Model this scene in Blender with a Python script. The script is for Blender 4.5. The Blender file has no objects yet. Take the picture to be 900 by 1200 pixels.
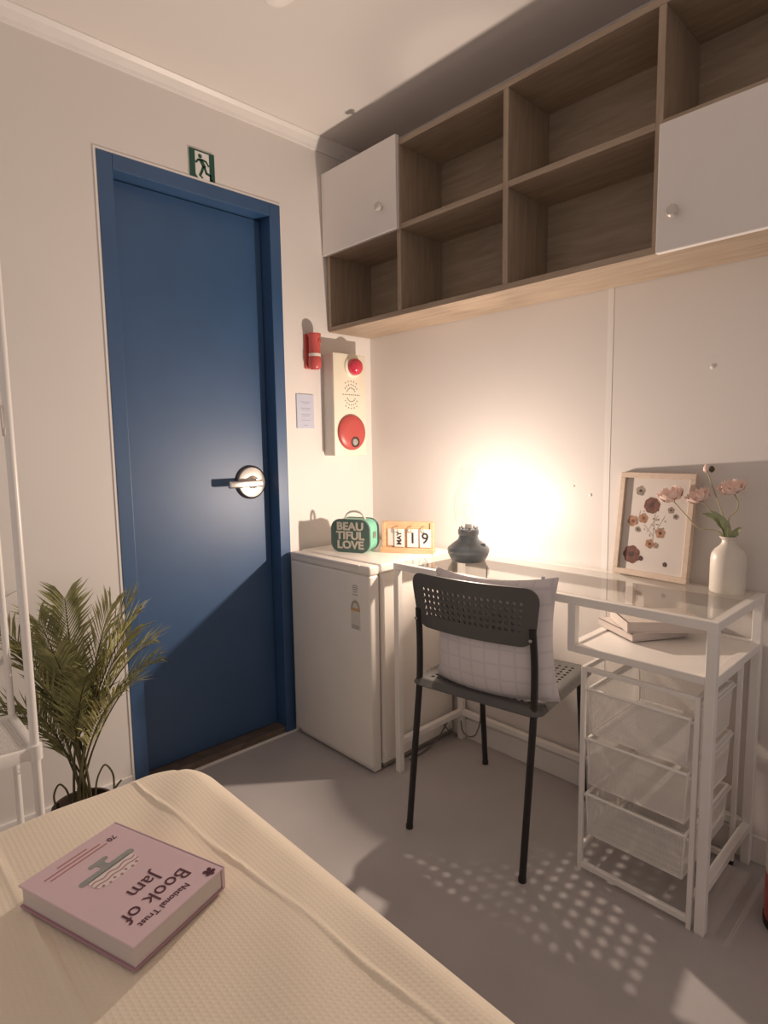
import bpy, bmesh, math, random
from mathutils import Vector, Matrix, Euler
random.seed(7)
S = bpy.context.scene
COL = S.collection
PI = math.pi

# ------------------------------------------------------------------ camera
CAM_LOC = Vector((1.9159, -1.7499, 1.1276))
YAW, PITCH, ROLL, FPX = 2.3827, -0.1086, -0.0149, 696.93
_f = Vector((math.cos(YAW)*math.cos(PITCH), math.sin(YAW)*math.cos(PITCH), math.sin(PITCH)))
_r = Vector((math.sin(YAW), -math.cos(YAW), 0))
_u = _r.cross(_f)
_rr = _r*math.cos(ROLL) + _u*math.sin(ROLL)
_uu = _u*math.cos(ROLL) - _r*math.sin(ROLL)
cam = bpy.data.objects.new('camera', bpy.data.cameras.new('camera'))
COL.objects.link(cam)
M3 = Matrix((_rr, _uu, -_f)).transposed()
cam.matrix_world = Matrix.Translation(CAM_LOC) @ M3.to_4x4()
cam.data.sensor_fit = 'VERTICAL'
cam.data.sensor_height = 24.0
cam.data.lens = FPX/1200*24.0
cam.data.clip_start = 0.02
S.camera = cam

# ------------------------------------------------------------------ world and exposure
w = bpy.data.worlds.new('room_ambience'); S.world = w
w.use_nodes = True
bg = w.node_tree.nodes['Background']
bg.inputs[0].default_value = (1.0, 0.87, 0.81, 1)
bg.inputs[1].default_value = 0.37
S.view_settings.view_transform = 'Standard'
S.view_settings.look = 'None'
S.view_settings.exposure = 0.10
S.view_settings.gamma = 1.0
S.view_settings.use_curve_mapping = False
LAMP_POS = (0.68, -0.19, 0.908)
LAMP_POWER = 36.0
LAMP_COLOR = (1.0, 0.82, 0.68)

# ------------------------------------------------------------------ materials
def nodes_of(name):
    m = bpy.data.materials.new(name); m.use_nodes = True
    nt = m.node_tree
    return m, nt, nt.nodes['Principled BSDF']

def mk(name, col, rough=0.5, metal=0.0, var=0.06, scale=12.0, bump=0.0, bscale=200.0, spec=0.5, coat=0.0, stretch=None, trans=0.0, sss=0.0):
    m, nt, p = nodes_of(name)
    N, L = nt.nodes, nt.links
    tc = N.new('ShaderNodeTexCoord')
    src = tc.outputs['Object']
    if stretch:
        mp = N.new('ShaderNodeMapping'); mp.inputs['Scale'].default_value = stretch
        L.new(src, mp.inputs[0]); src = mp.outputs[0]
    nz = N.new('ShaderNodeTexNoise'); nz.inputs['Scale'].default_value = scale; nz.inputs['Detail'].default_value = 4
    L.new(src, nz.inputs['Vector'])
    rp = N.new('ShaderNodeValToRGB')
    a = [max(0, c*(1-var)) for c in col]; b = [min(1, c*(1+var)) for c in col]
    rp.color_ramp.elements[0].position = 0.3; rp.color_ramp.elements[1].position = 0.7
    rp.color_ramp.elements[0].color = (*a, 1); rp.color_ramp.elements[1].color = (*b, 1)
    L.new(nz.outputs['Fac'], rp.inputs[0]); L.new(rp.outputs[0], p.inputs['Base Color'])
    p.inputs['Roughness'].default_value = rough
    p.inputs['Metallic'].default_value = metal
    p.inputs['Specular IOR Level'].default_value = spec
    p.inputs['Coat Weight'].default_value = coat
    if bump:
        n2 = N.new('ShaderNodeTexNoise'); n2.inputs['Scale'].default_value = bscale; n2.inputs['Detail'].default_value = 3
        L.new(src, n2.inputs['Vector'])
        bp = N.new('ShaderNodeBump'); bp.inputs['Strength'].default_value = bump; bp.inputs['Distance'].default_value = 0.002
        L.new(n2.outputs['Fac'], bp.inputs['Height']); L.new(bp.outputs[0], p.inputs['Normal'])
    return m

def thin_glass(name, tint=(0.95, 0.97, 0.96), ior=1.5, rough=0.0):
    m, nt, p = nodes_of(name)
    N, L = nt.nodes, nt.links
    out = [n for n in N if n.type == 'OUTPUT_MATERIAL'][0]
    N.remove(p)
    tr = N.new('ShaderNodeBsdfTransparent'); tr.inputs[0].default_value = (*tint, 1)
    gl = N.new('ShaderNodeBsdfGlossy'); gl.inputs['Roughness'].default_value = rough
    fr = N.new('ShaderNodeFresnel'); fr.inputs[0].default_value = ior
    mx = N.new('ShaderNodeMixShader')
    ge = N.new('ShaderNodeNewGeometry'); iv = N.new('ShaderNodeMath'); iv.operation = 'SUBTRACT'; iv.inputs[0].default_value = 1.0
    mu = N.new('ShaderNodeMath'); mu.operation = 'MULTIPLY'
    L.new(ge.outputs['Backfacing'], iv.inputs[1]); L.new(iv.outputs[0], mu.inputs[0]); L.new(fr.outputs[0], mu.inputs[1])
    L.new(mu.outputs[0], mx.inputs[0]); L.new(tr.outputs[0], mx.inputs[1]); L.new(gl.outputs[0], mx.inputs[2])
    L.new(mx.outputs[0], out.inputs[0])
    return m

def wood_mat(name, c1, c2, stretch=(2, 18, 18), rough=0.55, scale=3.0):
    m, nt, p = nodes_of(name)
    N, L = nt.nodes, nt.links
    tc = N.new('ShaderNodeTexCoord'); mp = N.new('ShaderNodeMapping'); mp.inputs['Scale'].default_value = stretch
    L.new(tc.outputs['Object'], mp.inputs[0])
    nz = N.new('ShaderNodeTexNoise'); nz.inputs['Scale'].default_value = scale; nz.inputs['Detail'].default_value = 6; nz.inputs['Distortion'].default_value = 0.6
    L.new(mp.outputs[0], nz.inputs['Vector'])
    rp = N.new('ShaderNodeValToRGB')
    rp.color_ramp.elements[0].position = 0.32; rp.color_ramp.elements[1].position = 0.68
    rp.color_ramp.elements[0].color = (*c1, 1); rp.color_ramp.elements[1].color = (*c2, 1)
    L.new(nz.outputs['Fac'], rp.inputs[0]); L.new(rp.outputs[0], p.inputs['Base Color'])
    p.inputs['Roughness'].default_value = rough
    bp = N.new('ShaderNodeBump'); bp.inputs['Strength'].default_value = 0.15; bp.inputs['Distance'].default_value = 0.001
    L.new(nz.outputs['Fac'], bp.inputs['Height']); L.new(bp.outputs[0], p.inputs['Normal'])
    return m

def waffle_mat(name, col, pitch=0.0072):
    m, nt, p = nodes_of(name)
    N, L = nt.nodes, nt.links
    tc = N.new('ShaderNodeTexCoord'); sp = N.new('ShaderNodeSeparateXYZ'); L.new(tc.outputs['Object'], sp.inputs[0])
    hs = []
    for ax in ('X', 'Y'):
        mu = N.new('ShaderNodeMath'); mu.operation = 'MULTIPLY'; mu.inputs[1].default_value = 2*PI/pitch; L.new(sp.outputs[ax], mu.inputs[0])
        sn = N.new('ShaderNodeMath'); sn.operation = 'SINE'; L.new(mu.outputs[0], sn.inputs[0]); hs.append(sn)
    mi = N.new('ShaderNodeMath'); mi.operation = 'MAXIMUM'; L.new(hs[0].outputs[0], mi.inputs[0]); L.new(hs[1].outputs[0], mi.inputs[1])
    bp = N.new('ShaderNodeBump'); bp.inputs['Strength'].default_value = 0.18; bp.inputs['Distance'].default_value = 0.0008
    L.new(mi.outputs[0], bp.inputs['Height']); L.new(bp.outputs[0], p.inputs['Normal'])
    nz = N.new('ShaderNodeTexNoise'); nz.inputs['Scale'].default_value = 5; L.new(tc.outputs['Object'], nz.inputs['Vector'])
    rp = N.new('ShaderNodeValToRGB')
    rp.color_ramp.elements[0].color = (*[c*0.96 for c in col], 1); rp.color_ramp.elements[1].color = (*[min(1, c*1.03) for c in col], 1)
    L.new(nz.outputs['Fac'], rp.inputs[0]); L.new(rp.outputs[0], p.inputs['Base Color'])
    p.inputs['Roughness'].default_value = 0.9
    p.inputs['Sheen Weight'].default_value = 0.15
    p.inputs['Specular IOR Level'].default_value = 0.2
    return m

def plaid_mat(name, base, line, pitch=0.042):
    m, nt, p = nodes_of(name)
    N, L = nt.nodes, nt.links
    tc = N.new('ShaderNodeTexCoord'); sp = N.new('ShaderNodeSeparateXYZ'); L.new(tc.outputs['Object'], sp.inputs[0])
    outs = []
    for ax in ('X', 'Z'):
        mu = N.new('ShaderNodeMath'); mu.operation = 'MULTIPLY'; mu.inputs[1].default_value = 2*PI/pitch; L.new(sp.outputs[ax], mu.inputs[0])
        sn = N.new('ShaderNodeMath'); sn.operation = 'SINE'; L.new(mu.outputs[0], sn.inputs[0])
        gt = N.new('ShaderNodeMapRange'); gt.inputs[1].default_value = 0.80; gt.inputs[2].default_value = 0.97; L.new(sn.outputs[0], gt.inputs[0]); outs.append(gt)
    ad = N.new('ShaderNodeMath'); ad.operation = 'ADD'; ad.use_clamp = True; L.new(outs[0].outputs[0], ad.inputs[0]); L.new(outs[1].outputs[0], ad.inputs[1])
    sc = N.new('ShaderNodeMath'); sc.operation = 'MULTIPLY'; sc.inputs[1].default_value = 0.42; L.new(ad.outputs[0], sc.inputs[0])
    mx = N.new('ShaderNodeMix'); mx.data_type = 'RGBA'
    mx.inputs[6].default_value = (*base, 1); mx.inputs[7].default_value = (*line, 1)
    L.new(sc.outputs[0], mx.inputs[0]); L.new(mx.outputs[2], p.inputs['Base Color'])
    p.inputs['Roughness'].default_value = 0.9
    nz = N.new('ShaderNodeTexNoise'); nz.inputs['Scale'].default_value = 500; L.new(tc.outputs['Object'], nz.inputs['Vector'])
    bp = N.new('ShaderNodeBump'); bp.inputs['Strength'].default_value = 0.3; bp.inputs['Distance'].default_value = 0.001
    L.new(nz.outputs['Fac'], bp.inputs['Height']); L.new(bp.outputs[0], p.inputs['Normal'])
    return m

def emit_mat(name, col, strength):
    m, nt, p = nodes_of(name)
    p.inputs['Base Color'].default_value = (*col, 1)
    p.inputs['Emission Color'].default_value = (*col, 1)
    p.inputs['Emission Strength'].default_value = strength
    return m

M = dict(
    wall=mk('warm white wall vinyl', (0.74, 0.695, 0.66), 0.55, var=0.015, scale=3, bump=0.05, bscale=400),
    wallb=mk('warm white wall panel', (0.74, 0.69, 0.655), 0.42, var=0.015, scale=3, bump=0.04, bscale=400),
    ceil=mk('ceiling paint', (0.73, 0.68, 0.645), 0.8, var=0.01, scale=2),
    floor=mk('grey vinyl floor', (0.47, 0.435, 0.43), 0.5, var=0.05, scale=5, bump=0.05, bscale=300),
    trim=mk('white trim plastic', (0.80, 0.76, 0.73), 0.4, var=0.02),
    blue=mk('blue painted steel', (0.027, 0.083, 0.195), 0.48, var=0.07, scale=6, spec=0.9, bump=0.04, bscale=500),
    sill=mk('brown worn sill', (0.13, 0.095, 0.075), 0.5, var=0.25, scale=25),
    chrome=mk('brushed nickel', (0.72, 0.68, 0.64), 0.22, 0.9, var=0.04),
    chromed=mk('dark nickel rim', (0.10, 0.09, 0.09), 0.35, 0.8, var=0.04),
    oak=wood_mat('pale oak laminate', (0.32, 0.238, 0.17), (0.41, 0.318, 0.235)),
    oakv=wood_mat('pale oak laminate upright', (0.32, 0.238, 0.17), (0.41, 0.318, 0.235), stretch=(18, 18, 2)),
    cabwhite=mk('white cabinet laminate', (0.84, 0.79, 0.76), 0.35, var=0.01),
    knob=mk('frosted clear knob', (0.62, 0.57, 0.53), 0.2, 0.3, var=0.05),
    white=mk('white powder-coated metal', (0.90, 0.86, 0.82), 0.35, var=0.02),
    fridge=mk('off-white fridge enamel', (0.86, 0.81, 0.75), 0.35, var=0.015, bump=0.05, bscale=700),
    fridgetop=mk('fridge top plastic', (0.86, 0.81, 0.74), 0.3, var=0.02),
    gasket=mk('fridge gasket', (0.30, 0.26, 0.23), 0.6),
    black=mk('black rubber', (0.02, 0.018, 0.017), 0.6),
    chairp=mk('charcoal plastic', (0.10, 0.096, 0.093), 0.5, var=0.05, bump=0.08, bscale=900),
    chairm=mk('black chair steel', (0.022, 0.019, 0.018), 0.42, var=0.1),
    cushion=plaid_mat('plaid cushion cotton', (0.74, 0.69, 0.70), (0.56, 0.52, 0.56)),
    cover=waffle_mat('cream waffle cotton', (0.86, 0.75, 0.60)),
    bedbase=mk('bed base cloth', (0.45, 0.40, 0.34), 0.9),
    glass=thin_glass('clear table glass', (0.97, 0.965, 0.95)),
    cglass=thin_glass('clear lamp glass', (0.97, 0.97, 0.97), 1.45),
    pglass=thin_glass('picture glass', (0.98, 0.98, 0.98), 1.4),
    lampm=mk('slate blue lamp metal', (0.22, 0.25, 0.27), 0.35, 0.3, var=0.06),
    brass=mk('dull burner metal', (0.22, 0.21, 0.20), 0.35, 0.7),
    bulb=emit_mat('lit lamp bulb', (1.0, 0.86, 0.66), 60.0),
    red=mk('red plastic', (0.50, 0.085, 0.075), 0.35, var=0.04),
    redb=mk('red lens', (0.58, 0.035, 0.07), 0.12, var=0.04, coat=0.6),
    alarm=mk('cream alarm panel', (0.80, 0.74, 0.60), 0.4, var=0.02),
    alarms=mk('grey alarm housing', (0.68, 0.63, 0.58), 0.4, var=0.03),
    dark=mk('dark ink', (0.035, 0.03, 0.03), 0.7, var=0.05),
    green=mk('exit sign green', (0.014, 0.075, 0.055), 0.4, var=0.05),
    signwhite=mk('exit sign white', (0.78, 0.76, 0.72), 0.4, var=0.02),
    card=mk('pale blue card', (0.52, 0.54, 0.65), 0.6, var=0.02),
    ink=mk('grey blue ink', (0.34, 0.36, 0.44), 0.7),
    tin=mk('dark green lunch box face', (0.10, 0.165, 0.14), 0.4, var=0.06),
    mint=mk('mint green lunch box side', (0.20, 0.52, 0.38), 0.4, var=0.04),
    cream=mk('cream lettering', (0.66, 0.60, 0.50), 0.5, var=0.1),
    clear=mk('clear plastic handle', (0.70, 0.64, 0.58), 0.15, var=0.05),
    pine=wood_mat('light pine', (0.66, 0.40, 0.22), (0.76, 0.49, 0.29), stretch=(6, 40, 40)),
    paper=mk('white paper', (0.80, 0.76, 0.73), 0.7, var=0.01),
    printp=mk('cream art paper', (0.76, 0.68, 0.62), 0.7, var=0.02),
    frame=wood_mat('pale beech frame', (0.55, 0.43, 0.34), (0.62, 0.50, 0.40), stretch=(20, 20, 4)),
    fl1=mk('dried plum petals', (0.20, 0.085, 0.065), 0.8, var=0.35, scale=90),
    fl2=mk('dried orange petals', (0.42, 0.22, 0.13), 0.8, var=0.35, scale=90),
    fl3=mk('dried grey sprigs', (0.33, 0.27, 0.21), 0.8, var=0.3, scale=90),
    fl4=mk('dried dark centre', (0.09, 0.05, 0.04), 0.8, var=0.3, scale=90),
    vase=mk('cream glazed ceramic', (0.72, 0.66, 0.58), 0.4, var=0.02),
    petal=mk('pale pink silk petals', (0.92, 0.70, 0.62), 0.7, var=0.08, scale=40),
    stem=mk('beige green stem', (0.42, 0.37, 0.22), 0.6, var=0.15, scale=60),
    leafg=mk('grey green leaf', (0.33, 0.36, 0.21), 0.6, var=0.2, scale=50),
    bookp=mk('pink book cover', (0.70, 0.52, 0.555), 0.5, var=0.015),
    bookpage=mk('book page edges', (0.66, 0.58, 0.54), 0.8, var=0.06, scale=3, stretch=(1, 1, 900)),
    bookback=mk('mauve back cover', (0.42, 0.24, 0.28), 0.5, var=0.02),
    plum=mk('plum print', (0.095, 0.028, 0.045), 0.6, var=0.05),
    greyp=mk('sage grey print', (0.30, 0.31, 0.29), 0.6, var=0.1, scale=60),
    whitep=mk('white print', (0.76, 0.68, 0.66), 0.6, var=0.03),
    pinkp=mk('rose print', (0.45, 0.20, 0.20), 0.6, var=0.08),
    bookc=mk('pale paperback cover', (0.72, 0.64, 0.59), 0.5, var=0.02),
    palm=mk('palm green', (0.29, 0.285, 0.12), 0.55, var=0.35, scale=25),
    palm2=mk('palm bright green', (0.43, 0.41, 0.17), 0.55, var=0.3, scale=25),
    palmstem=mk('palm stem', (0.10, 0.085, 0.035), 0.6, var=0.3, scale=30),
    soil=mk('dark soil', (0.035, 0.024, 0.018), 0.95, var=0.4, scale=60, bump=0.8, bscale=120),
    pot=mk('dark pot', (0.045, 0.028, 0.022), 0.45, var=0.1),
    orange=mk('orange label band', (0.62, 0.36, 0.16), 0.5),
    labelw=mk('pale label paper', (0.70, 0.66, 0.58), 0.5),
    labelg=mk('grey label line', (0.40, 0.36, 0.33), 0.5),
    cable=mk('grey cable', (0.16, 0.14, 0.13), 0.5),
    steel=mk('grey steel', (0.45, 0.43, 0.41), 0.35, 0.7),
)

# ------------------------------------------------------------------ helpers
WM = {}
def props(o, label=None, cat=None, group=None, kind=None):
    if label: o['label'] = label
    if cat: o['category'] = cat
    if group: o['group'] = group
    if kind: o['kind'] = kind
    return o

def thing(name, label, cat, loc=(0, 0, 0), rz=0.0, group=None, kind=None, mat=None):
    o = bpy.data.objects.new(name, None); COL.objects.link(o)
    o.empty_display_size = 0.05
    mw = mat if mat is not None else Matrix.Translation(loc) @ Matrix.Rotation(rz, 4, 'Z')
    o.matrix_world = mw
    WM[o] = mw.copy()
    return props(o, label, cat, group, kind)

def part(name, bm, mat, parent=None, smooth=False, world=False, kind=None, label=None):
    if world and parent is not None:
        bm.transform(WM[parent].inverted())
    bmesh.ops.recalc_face_normals(bm, faces=bm.faces)
    me = bpy.data.meshes.new(name); bm.to_mesh(me); bm.free()
    if smooth:
        for p in me.polygons: p.use_smooth = True
        try: me.set_sharp_from_angle(angle=math.radians(40))
        except Exception: pass
    o = bpy.data.objects.new(name, me); COL.objects.link(o)
    if mat: me.materials.append(mat if not isinstance(mat, str) else M[mat])
    if parent is not None:
        o.parent = parent; WM[o] = WM[parent]
    else: WM[o] = Matrix.Identity(4)
    if kind: o['kind'] = kind
    if label: o['label'] = label
    return o

def share(name, src, parent, off=(0, 0, 0), rz=0):
    o = bpy.data.objects.new(name, src.data); COL.objects.link(o)
    o.parent = parent; o.location = off; o.rotation_euler = (0, 0, rz)
    WM[o] = WM[parent] @ Matrix.Translation(off) @ Matrix.Rotation(rz, 4, 'Z')
    return o

def B(): return bmesh.new()

def box(bm, lo, hi, bev=0.0, seg=2):
    c = [(a+b)/2 for a, b in zip(lo, hi)]; s = [abs(b-a) for a, b in zip(lo, hi)]
    r = bmesh.ops.create_cube(bm, size=1.0, matrix=Matrix.Translation(c) @ Matrix.Diagonal((*s, 1)))
    if bev:
        es = list({e for v in r['verts'] for e in v.link_edges})
        bmesh.ops.bevel(bm, geom=es, offset=bev, segments=seg, affect='EDGES', profile=0.5)
    return bm

def bx(lo, hi, bev=0.0, seg=2): return box(B(), lo, hi, bev, seg)

def tube(bm, pts, r, n=10, cap=True, up=None):
    pts = [Vector(p) for p in pts]
    rad = r if isinstance(r, (list, tuple)) else [r]*len(pts)
    prev = None; rings = []
    for i, p in enumerate(pts):
        if i == 0: t = pts[1]-p
        elif i == len(pts)-1: t = p-pts[i-1]
        else: t = (pts[i+1]-p).normalized() + (p-pts[i-1]).normalized()
        t.normalize()
        if prev is None:
            a = Vector(up) if up else (Vector((0, 0, 1)) if abs(t.z) < 0.9 else Vector((1, 0, 0)))
            x = t.cross(a).normalized()
        else:
            x = (prev - t*prev.dot(t)).normalized()
        y = t.cross(x); prev = x
        rings.append([bm.verts.new(p + (x*math.cos(k*2*PI/n) + y*math.sin(k*2*PI/n))*rad[i]) for k in range(n)])
    for a, b in zip(rings, rings[1:]):
        for k in range(n): bm.faces.new((a[k], a[(k+1) % n], b[(k+1) % n], b[k]))
    if cap:
        bm.faces.new(rings[0][::-1]); bm.faces.new(rings[-1])
    return bm

def bezier(p0, p1, p2, p3, n=12):
    p0, p1, p2, p3 = map(Vector, (p0, p1, p2, p3))
    return [p0*(1-t)**3 + p1*3*t*(1-t)**2 + p2*3*t*t*(1-t) + p3*t**3 for t in [i/n for i in range(n+1)]]

def rounded_path(pts, r=0.02, n=4):
    pts = [Vector(p) for p in pts]; out = [pts[0]]
    for a, b, c in zip(pts, pts[1:], pts[2:]):
        d1 = (a-b).normalized(); d2 = (c-b).normalized()
        rr = min(r, (a-b).length*0.45, (c-b).length*0.45)
        s, e = b+d1*rr, b+d2*rr
        for i in range(n+1):
            t = i/n; out.append(s*(1-t)**2 + b*2*t*(1-t) + e*t*t)
    out.append(pts[-1]); return out

def lathe(bm, prof, n=32, c=(0, 0, 0), cap=True, axis='Z'):
    c = Vector(c); rings = []
    def P(r, h, a):
        if axis == 'Z': return c + Vector((r*math.cos(a), r*math.sin(a), h))
        if axis == 'X': return c + Vector((h, r*math.cos(a), r*math.sin(a)))
        return c + Vector((r*math.cos(a), h, r*math.sin(a)))
    for r, h in prof:
        if r < 1e-6: rings.append([bm.verts.new(P(0, h, 0))])
        else: rings.append([bm.verts.new(P(r, h, k*2*PI/n)) for k in range(n)])
    for a, b in zip(rings, rings[1:]):
        if len(a) == 1 and len(b) == 1: continue
        for k in range(n):
            k2 = (k+1) % n
            if len(a) == 1: bm.faces.new((a[0], b[k2], b[k]))
            elif len(b) == 1: bm.faces.new((a[k], a[k2], b[0]))
            else: bm.faces.new((a[k], a[k2], b[k2], b[k]))
    if cap:
        if len(rings[0]) > 1: bm.faces.new(rings[0][::-1])
        if len(rings[-1]) > 1: bm.faces.new(rings[-1])
    return bm

def prism(bm, poly, o, ux, uy, th):
    """flat polygon in the plane (o, ux, uy), given thickness along ux x uy"""
    o, ux, uy = Vector(o), Vector(ux), Vector(uy); n = ux.cross(uy).normalized()*th
    a = [bm.verts.new(o+ux*x+uy*y) for x, y in poly]; b = [bm.verts.new(o+ux*x+uy*y+n) for x, y in poly]
    k = len(poly)
    bm.faces.new(a[::-1]); bm.faces.new(b)
    for i in range(k): bm.faces.new((a[i], a[(i+1) % k], b[(i+1) % k], b[i]))
    return bm

def rrect(w_, h_, r, n=6, cx=0, cy=0):
    out = []
    for sx, sy, a0 in ((1, 1, 0), (-1, 1, PI/2), (-1, -1, PI), (1, -1, 1.5*PI)):
        for i in range(n+1):
            a = a0 + i*PI/2/n
            out.append((cx+sx*(w_/2-r)+r*math.cos(a), cy+sy*(h_/2-r)+r*math.sin(a)))
    return out

def disc(r, n=20, cx=0, cy=0): return [(cx+r*math.cos(2*PI*i/n), cy+r*math.sin(2*PI*i/n)) for i in range(n)]

def text_bm(s, size, ext=0.0004, bold=0.0, align='CENTER', spacing=1.0, sx=1.0):
    cu = bpy.data.curves.new('lettering', 'FONT'); cu.body = s; cu.size = size; cu.extrude = ext; cu.offset = bold
    cu.align_x = align; cu.align_y = 'CENTER'; cu.space_character = spacing; cu.resolution_u = 3
    o = bpy.data.objects.new('lettering', cu); COL.objects.link(o)
    dg = bpy.context.evaluated_depsgraph_get(); dg.update()
    me = bpy.data.meshes.new_from_object(o.evaluated_get(dg))
    bm = B(); bm.from_mesh(me)
    bpy.data.meshes.remove(me); bpy.data.objects.remove(o); bpy.data.curves.remove(cu)
    bm.transform(Matrix.Diagonal((sx, 1, 1, 1)))
    return bm

def frame_mat(o, ux, uy):
    ux, uy = Vector(ux).normalized(), Vector(uy).normalized(); n = ux.cross(uy)
    m = Matrix((ux, uy, n)).transposed().to_4x4(); m.translation = Vector(o); return m

def text(name, s, size, mat, parent, o, ux, uy, world=False, **kw):
    bm = text_bm(s, size, **kw); bm.transform(frame_mat(o, ux, uy))
    return part(name, bm, mat, parent, world=world)

def struct(name, bm, mat, label=None, smooth=False):
    o = part(name, bm, mat, smooth=smooth); o['kind'] = 'structure'
    if label: o['label'] = label
    return o

# ------------------------------------------------------------------ the room
XR, YN, ZC = 2.9, -2.45, 2.30
DY1, DY2, DZ = -1.080, -0.441, 2.012          # door frame outer edges
struct('floor', bx((-0.12, YN, -0.06), (XR, 0.1, 0.0)), 'floor', 'grey vinyl floor of the small room')
struct('ceiling', bx((-0.12, YN, ZC), (XR, 0.1, ZC+0.06)), 'ceil', 'warm white ceiling')
b = B()
box(b, (-0.12, YN, 0), (0, DY1, ZC)); box(b, (-0.12, DY2, 0), (0, 0.0, ZC)); box(b, (-0.12, DY1, DZ), (0, DY2, ZC))
struct('wall_left', b, 'wall', 'warm white wall around the blue door')
wb = struct('wall_back', bx((-0.12, 0.004, 0), (XR, 0.10, ZC)), 'wallb', 'warm white panelled wall behind the desk')
for x0, x1 in ((-0.0, 1.062), (1.068, 2.282), (2.288, XR)):
    part('wall_panel', bx((x0, 0.0, 0), (x1, 0.0045, ZC)), 'wallb', wb)
for x in (1.065, 2.285):
    part('joint_strip', bx((x-0.009, -0.0010, 0), (x+0.009, 0.002, ZC), 0.0004, 1), 'trim', wb)
for (x, z, r) in ((1.350, 1.327, 0.006), (1.013, 0.969, 0.005), (0.955, 0.995, 0.003)):
    part('screw_cap', lathe(B(), [(r, 0.001), (r, -0.001), (r*0.6, -0.0022), (0, -0.0024)], 12, (x, 0, z), axis='Y'), 'trim', wb, True)
struct('baseboard_back', bx((0.0, -0.012, 0), (XR, 0.0, 0.075), 0.003), 'trim', 'white baseboard under the back wall')
b = B(); box(b, (0, YN, 0), (0.012, DY1-0.01, 0.075), 0.003)
box(b, (0, DY2+0.006, 0), (0.012, -0.012, 0.075), 0.003)
struct('baseboard_left', b, 'trim', 'white baseboard beside the blue door')
# crown moulding on the door wall and the back wall
b = B()
prof = [(0, 2.258), (0.006, 2.258), (0.010, 2.268), (0.022, 2.286), (0.034, 2.296), (0.034, ZC), (0, ZC)]
va = [b.verts.new((x, YN, z)) for x, z in prof]; vb = [b.verts.new((x, -0.001, z)) for x, z in prof]
for i in range(len(prof)): b.faces.new((va[i], va[(i+1) % 7], vb[(i+1) % 7], vb[i]))
b.faces.new(va); b.faces.new(vb[::-1])
struct('trim_1', b, 'trim', 'white crown moulding above the blue door')
b = B()
va = [b.verts.new((0.034, -x, z)) for x, z in prof]; vb = [b.verts.new((XR, -x, z)) for x, z in prof]
for i in range(len(prof)): b.faces.new((va[i], va[(i+1) % 7], vb[(i+1) % 7], vb[i]))
b.faces.new(va); b.faces.new(vb[::-1])
struct('trim_2', b, 'trim', 'white crown moulding above the wall shelf')

# door ------------------------------------------------------------
d1 = thing('door_1', 'blue steel door with round lever lock', None, (0, (DY1+DY2)/2, 0), kind='structure')
FW = 0.046
b = B()
box(b, (-0.10, DY1, 0), (0.005, DY1+FW, DZ), 0.002); box(b, (-0.10, DY2-FW, 0), (0.005, DY2, DZ), 0.002)
box(b, (-0.10, DY1+FW, DZ-FW), (0.005, DY2-FW, DZ), 0.002)
part('door_frame', b, 'blue', d1, world=True)
b = B()
box(b, (-0.001, DY1-0.007, 0.0), (0.003, DY1, DZ+0.007)); box(b, (-0.001, DY2, 0.0), (0.003, DY2+0.004, DZ+0.007)); box(b, (-0.001, DY1, DZ), (0.003, DY2, DZ+0.007))
part('caulk_bead', b, 'trim', d1, world=True)
leaf = part('door_leaf', bx((-0.095, DY1+FW+0.002, 0.030), (-0.058, DY2-FW-0.002, DZ-FW-0.003), 0.002), 'blue', d1, world=True)
part('latch_plate', bx((-0.040, DY2-FW-0.0015, 0.62), (-0.030, DY2-FW+0.001, 0.80)), 'blue', d1, world=True)
part('threshold', bx((-0.10, DY1+FW, 0.0), (-0.002, DY2-FW, 0.028), 0.003), 'sill', d1, world=True)
part('sill_strip', bx((-0.002, DY1+0.01, 0.0), (0.012, DY2+0.004, 0.006), 0.002), 'trim', d1, world=True)
HC = (-0.058, -0.571, 1.004)
part('lock_rose', lathe(B(), [(0.063, 0.0), (0.063, 0.006), (0.058, 0.010), (0.050, 0.011), (0, 0.011)], 40, HC, axis='X'), 'chromed', leaf, True, world=True)
part('rose_plate', lathe(B(), [(0.057, 0.0105), (0.055, 0.0135), (0.030, 0.017), (0.0, 0.017)], 40, HC, axis='X'), 'chrome', leaf, True, world=True)
part('lever_neck', lathe(B(), [(0.026, 0.015), (0.024, 0.022), (0.013, 0.026), (0.012, 0.055), (0, 0.055)], 28, HC, axis='X'), 'chrome', leaf, True, world=True)
part('lever', bx((HC[0]+0.042, HC[1]-0.118, HC[2]-0.016), (HC[0]+0.060, HC[1]+0.022, HC[2]+0.010), 0.005, 3), 'chrome', leaf, True, world=True)

# ceiling detector
sd = thing('smoke_detector', 'round white smoke detector on the ceiling', 'smoke detector', (0.545, -0.800, ZC))
part('base_plate', lathe(B(), [(0, 0), (0.055, 0), (0.055, -0.010), (0.052, -0.014), (0, -0.014)], 36), 'white', sd, True)
part('sensor_dome', lathe(B(), [(0.044, -0.013), (0.040, -0.026), (0.026, -0.036), (0, -0.038)], 36), 'white', sd, True)

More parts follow.
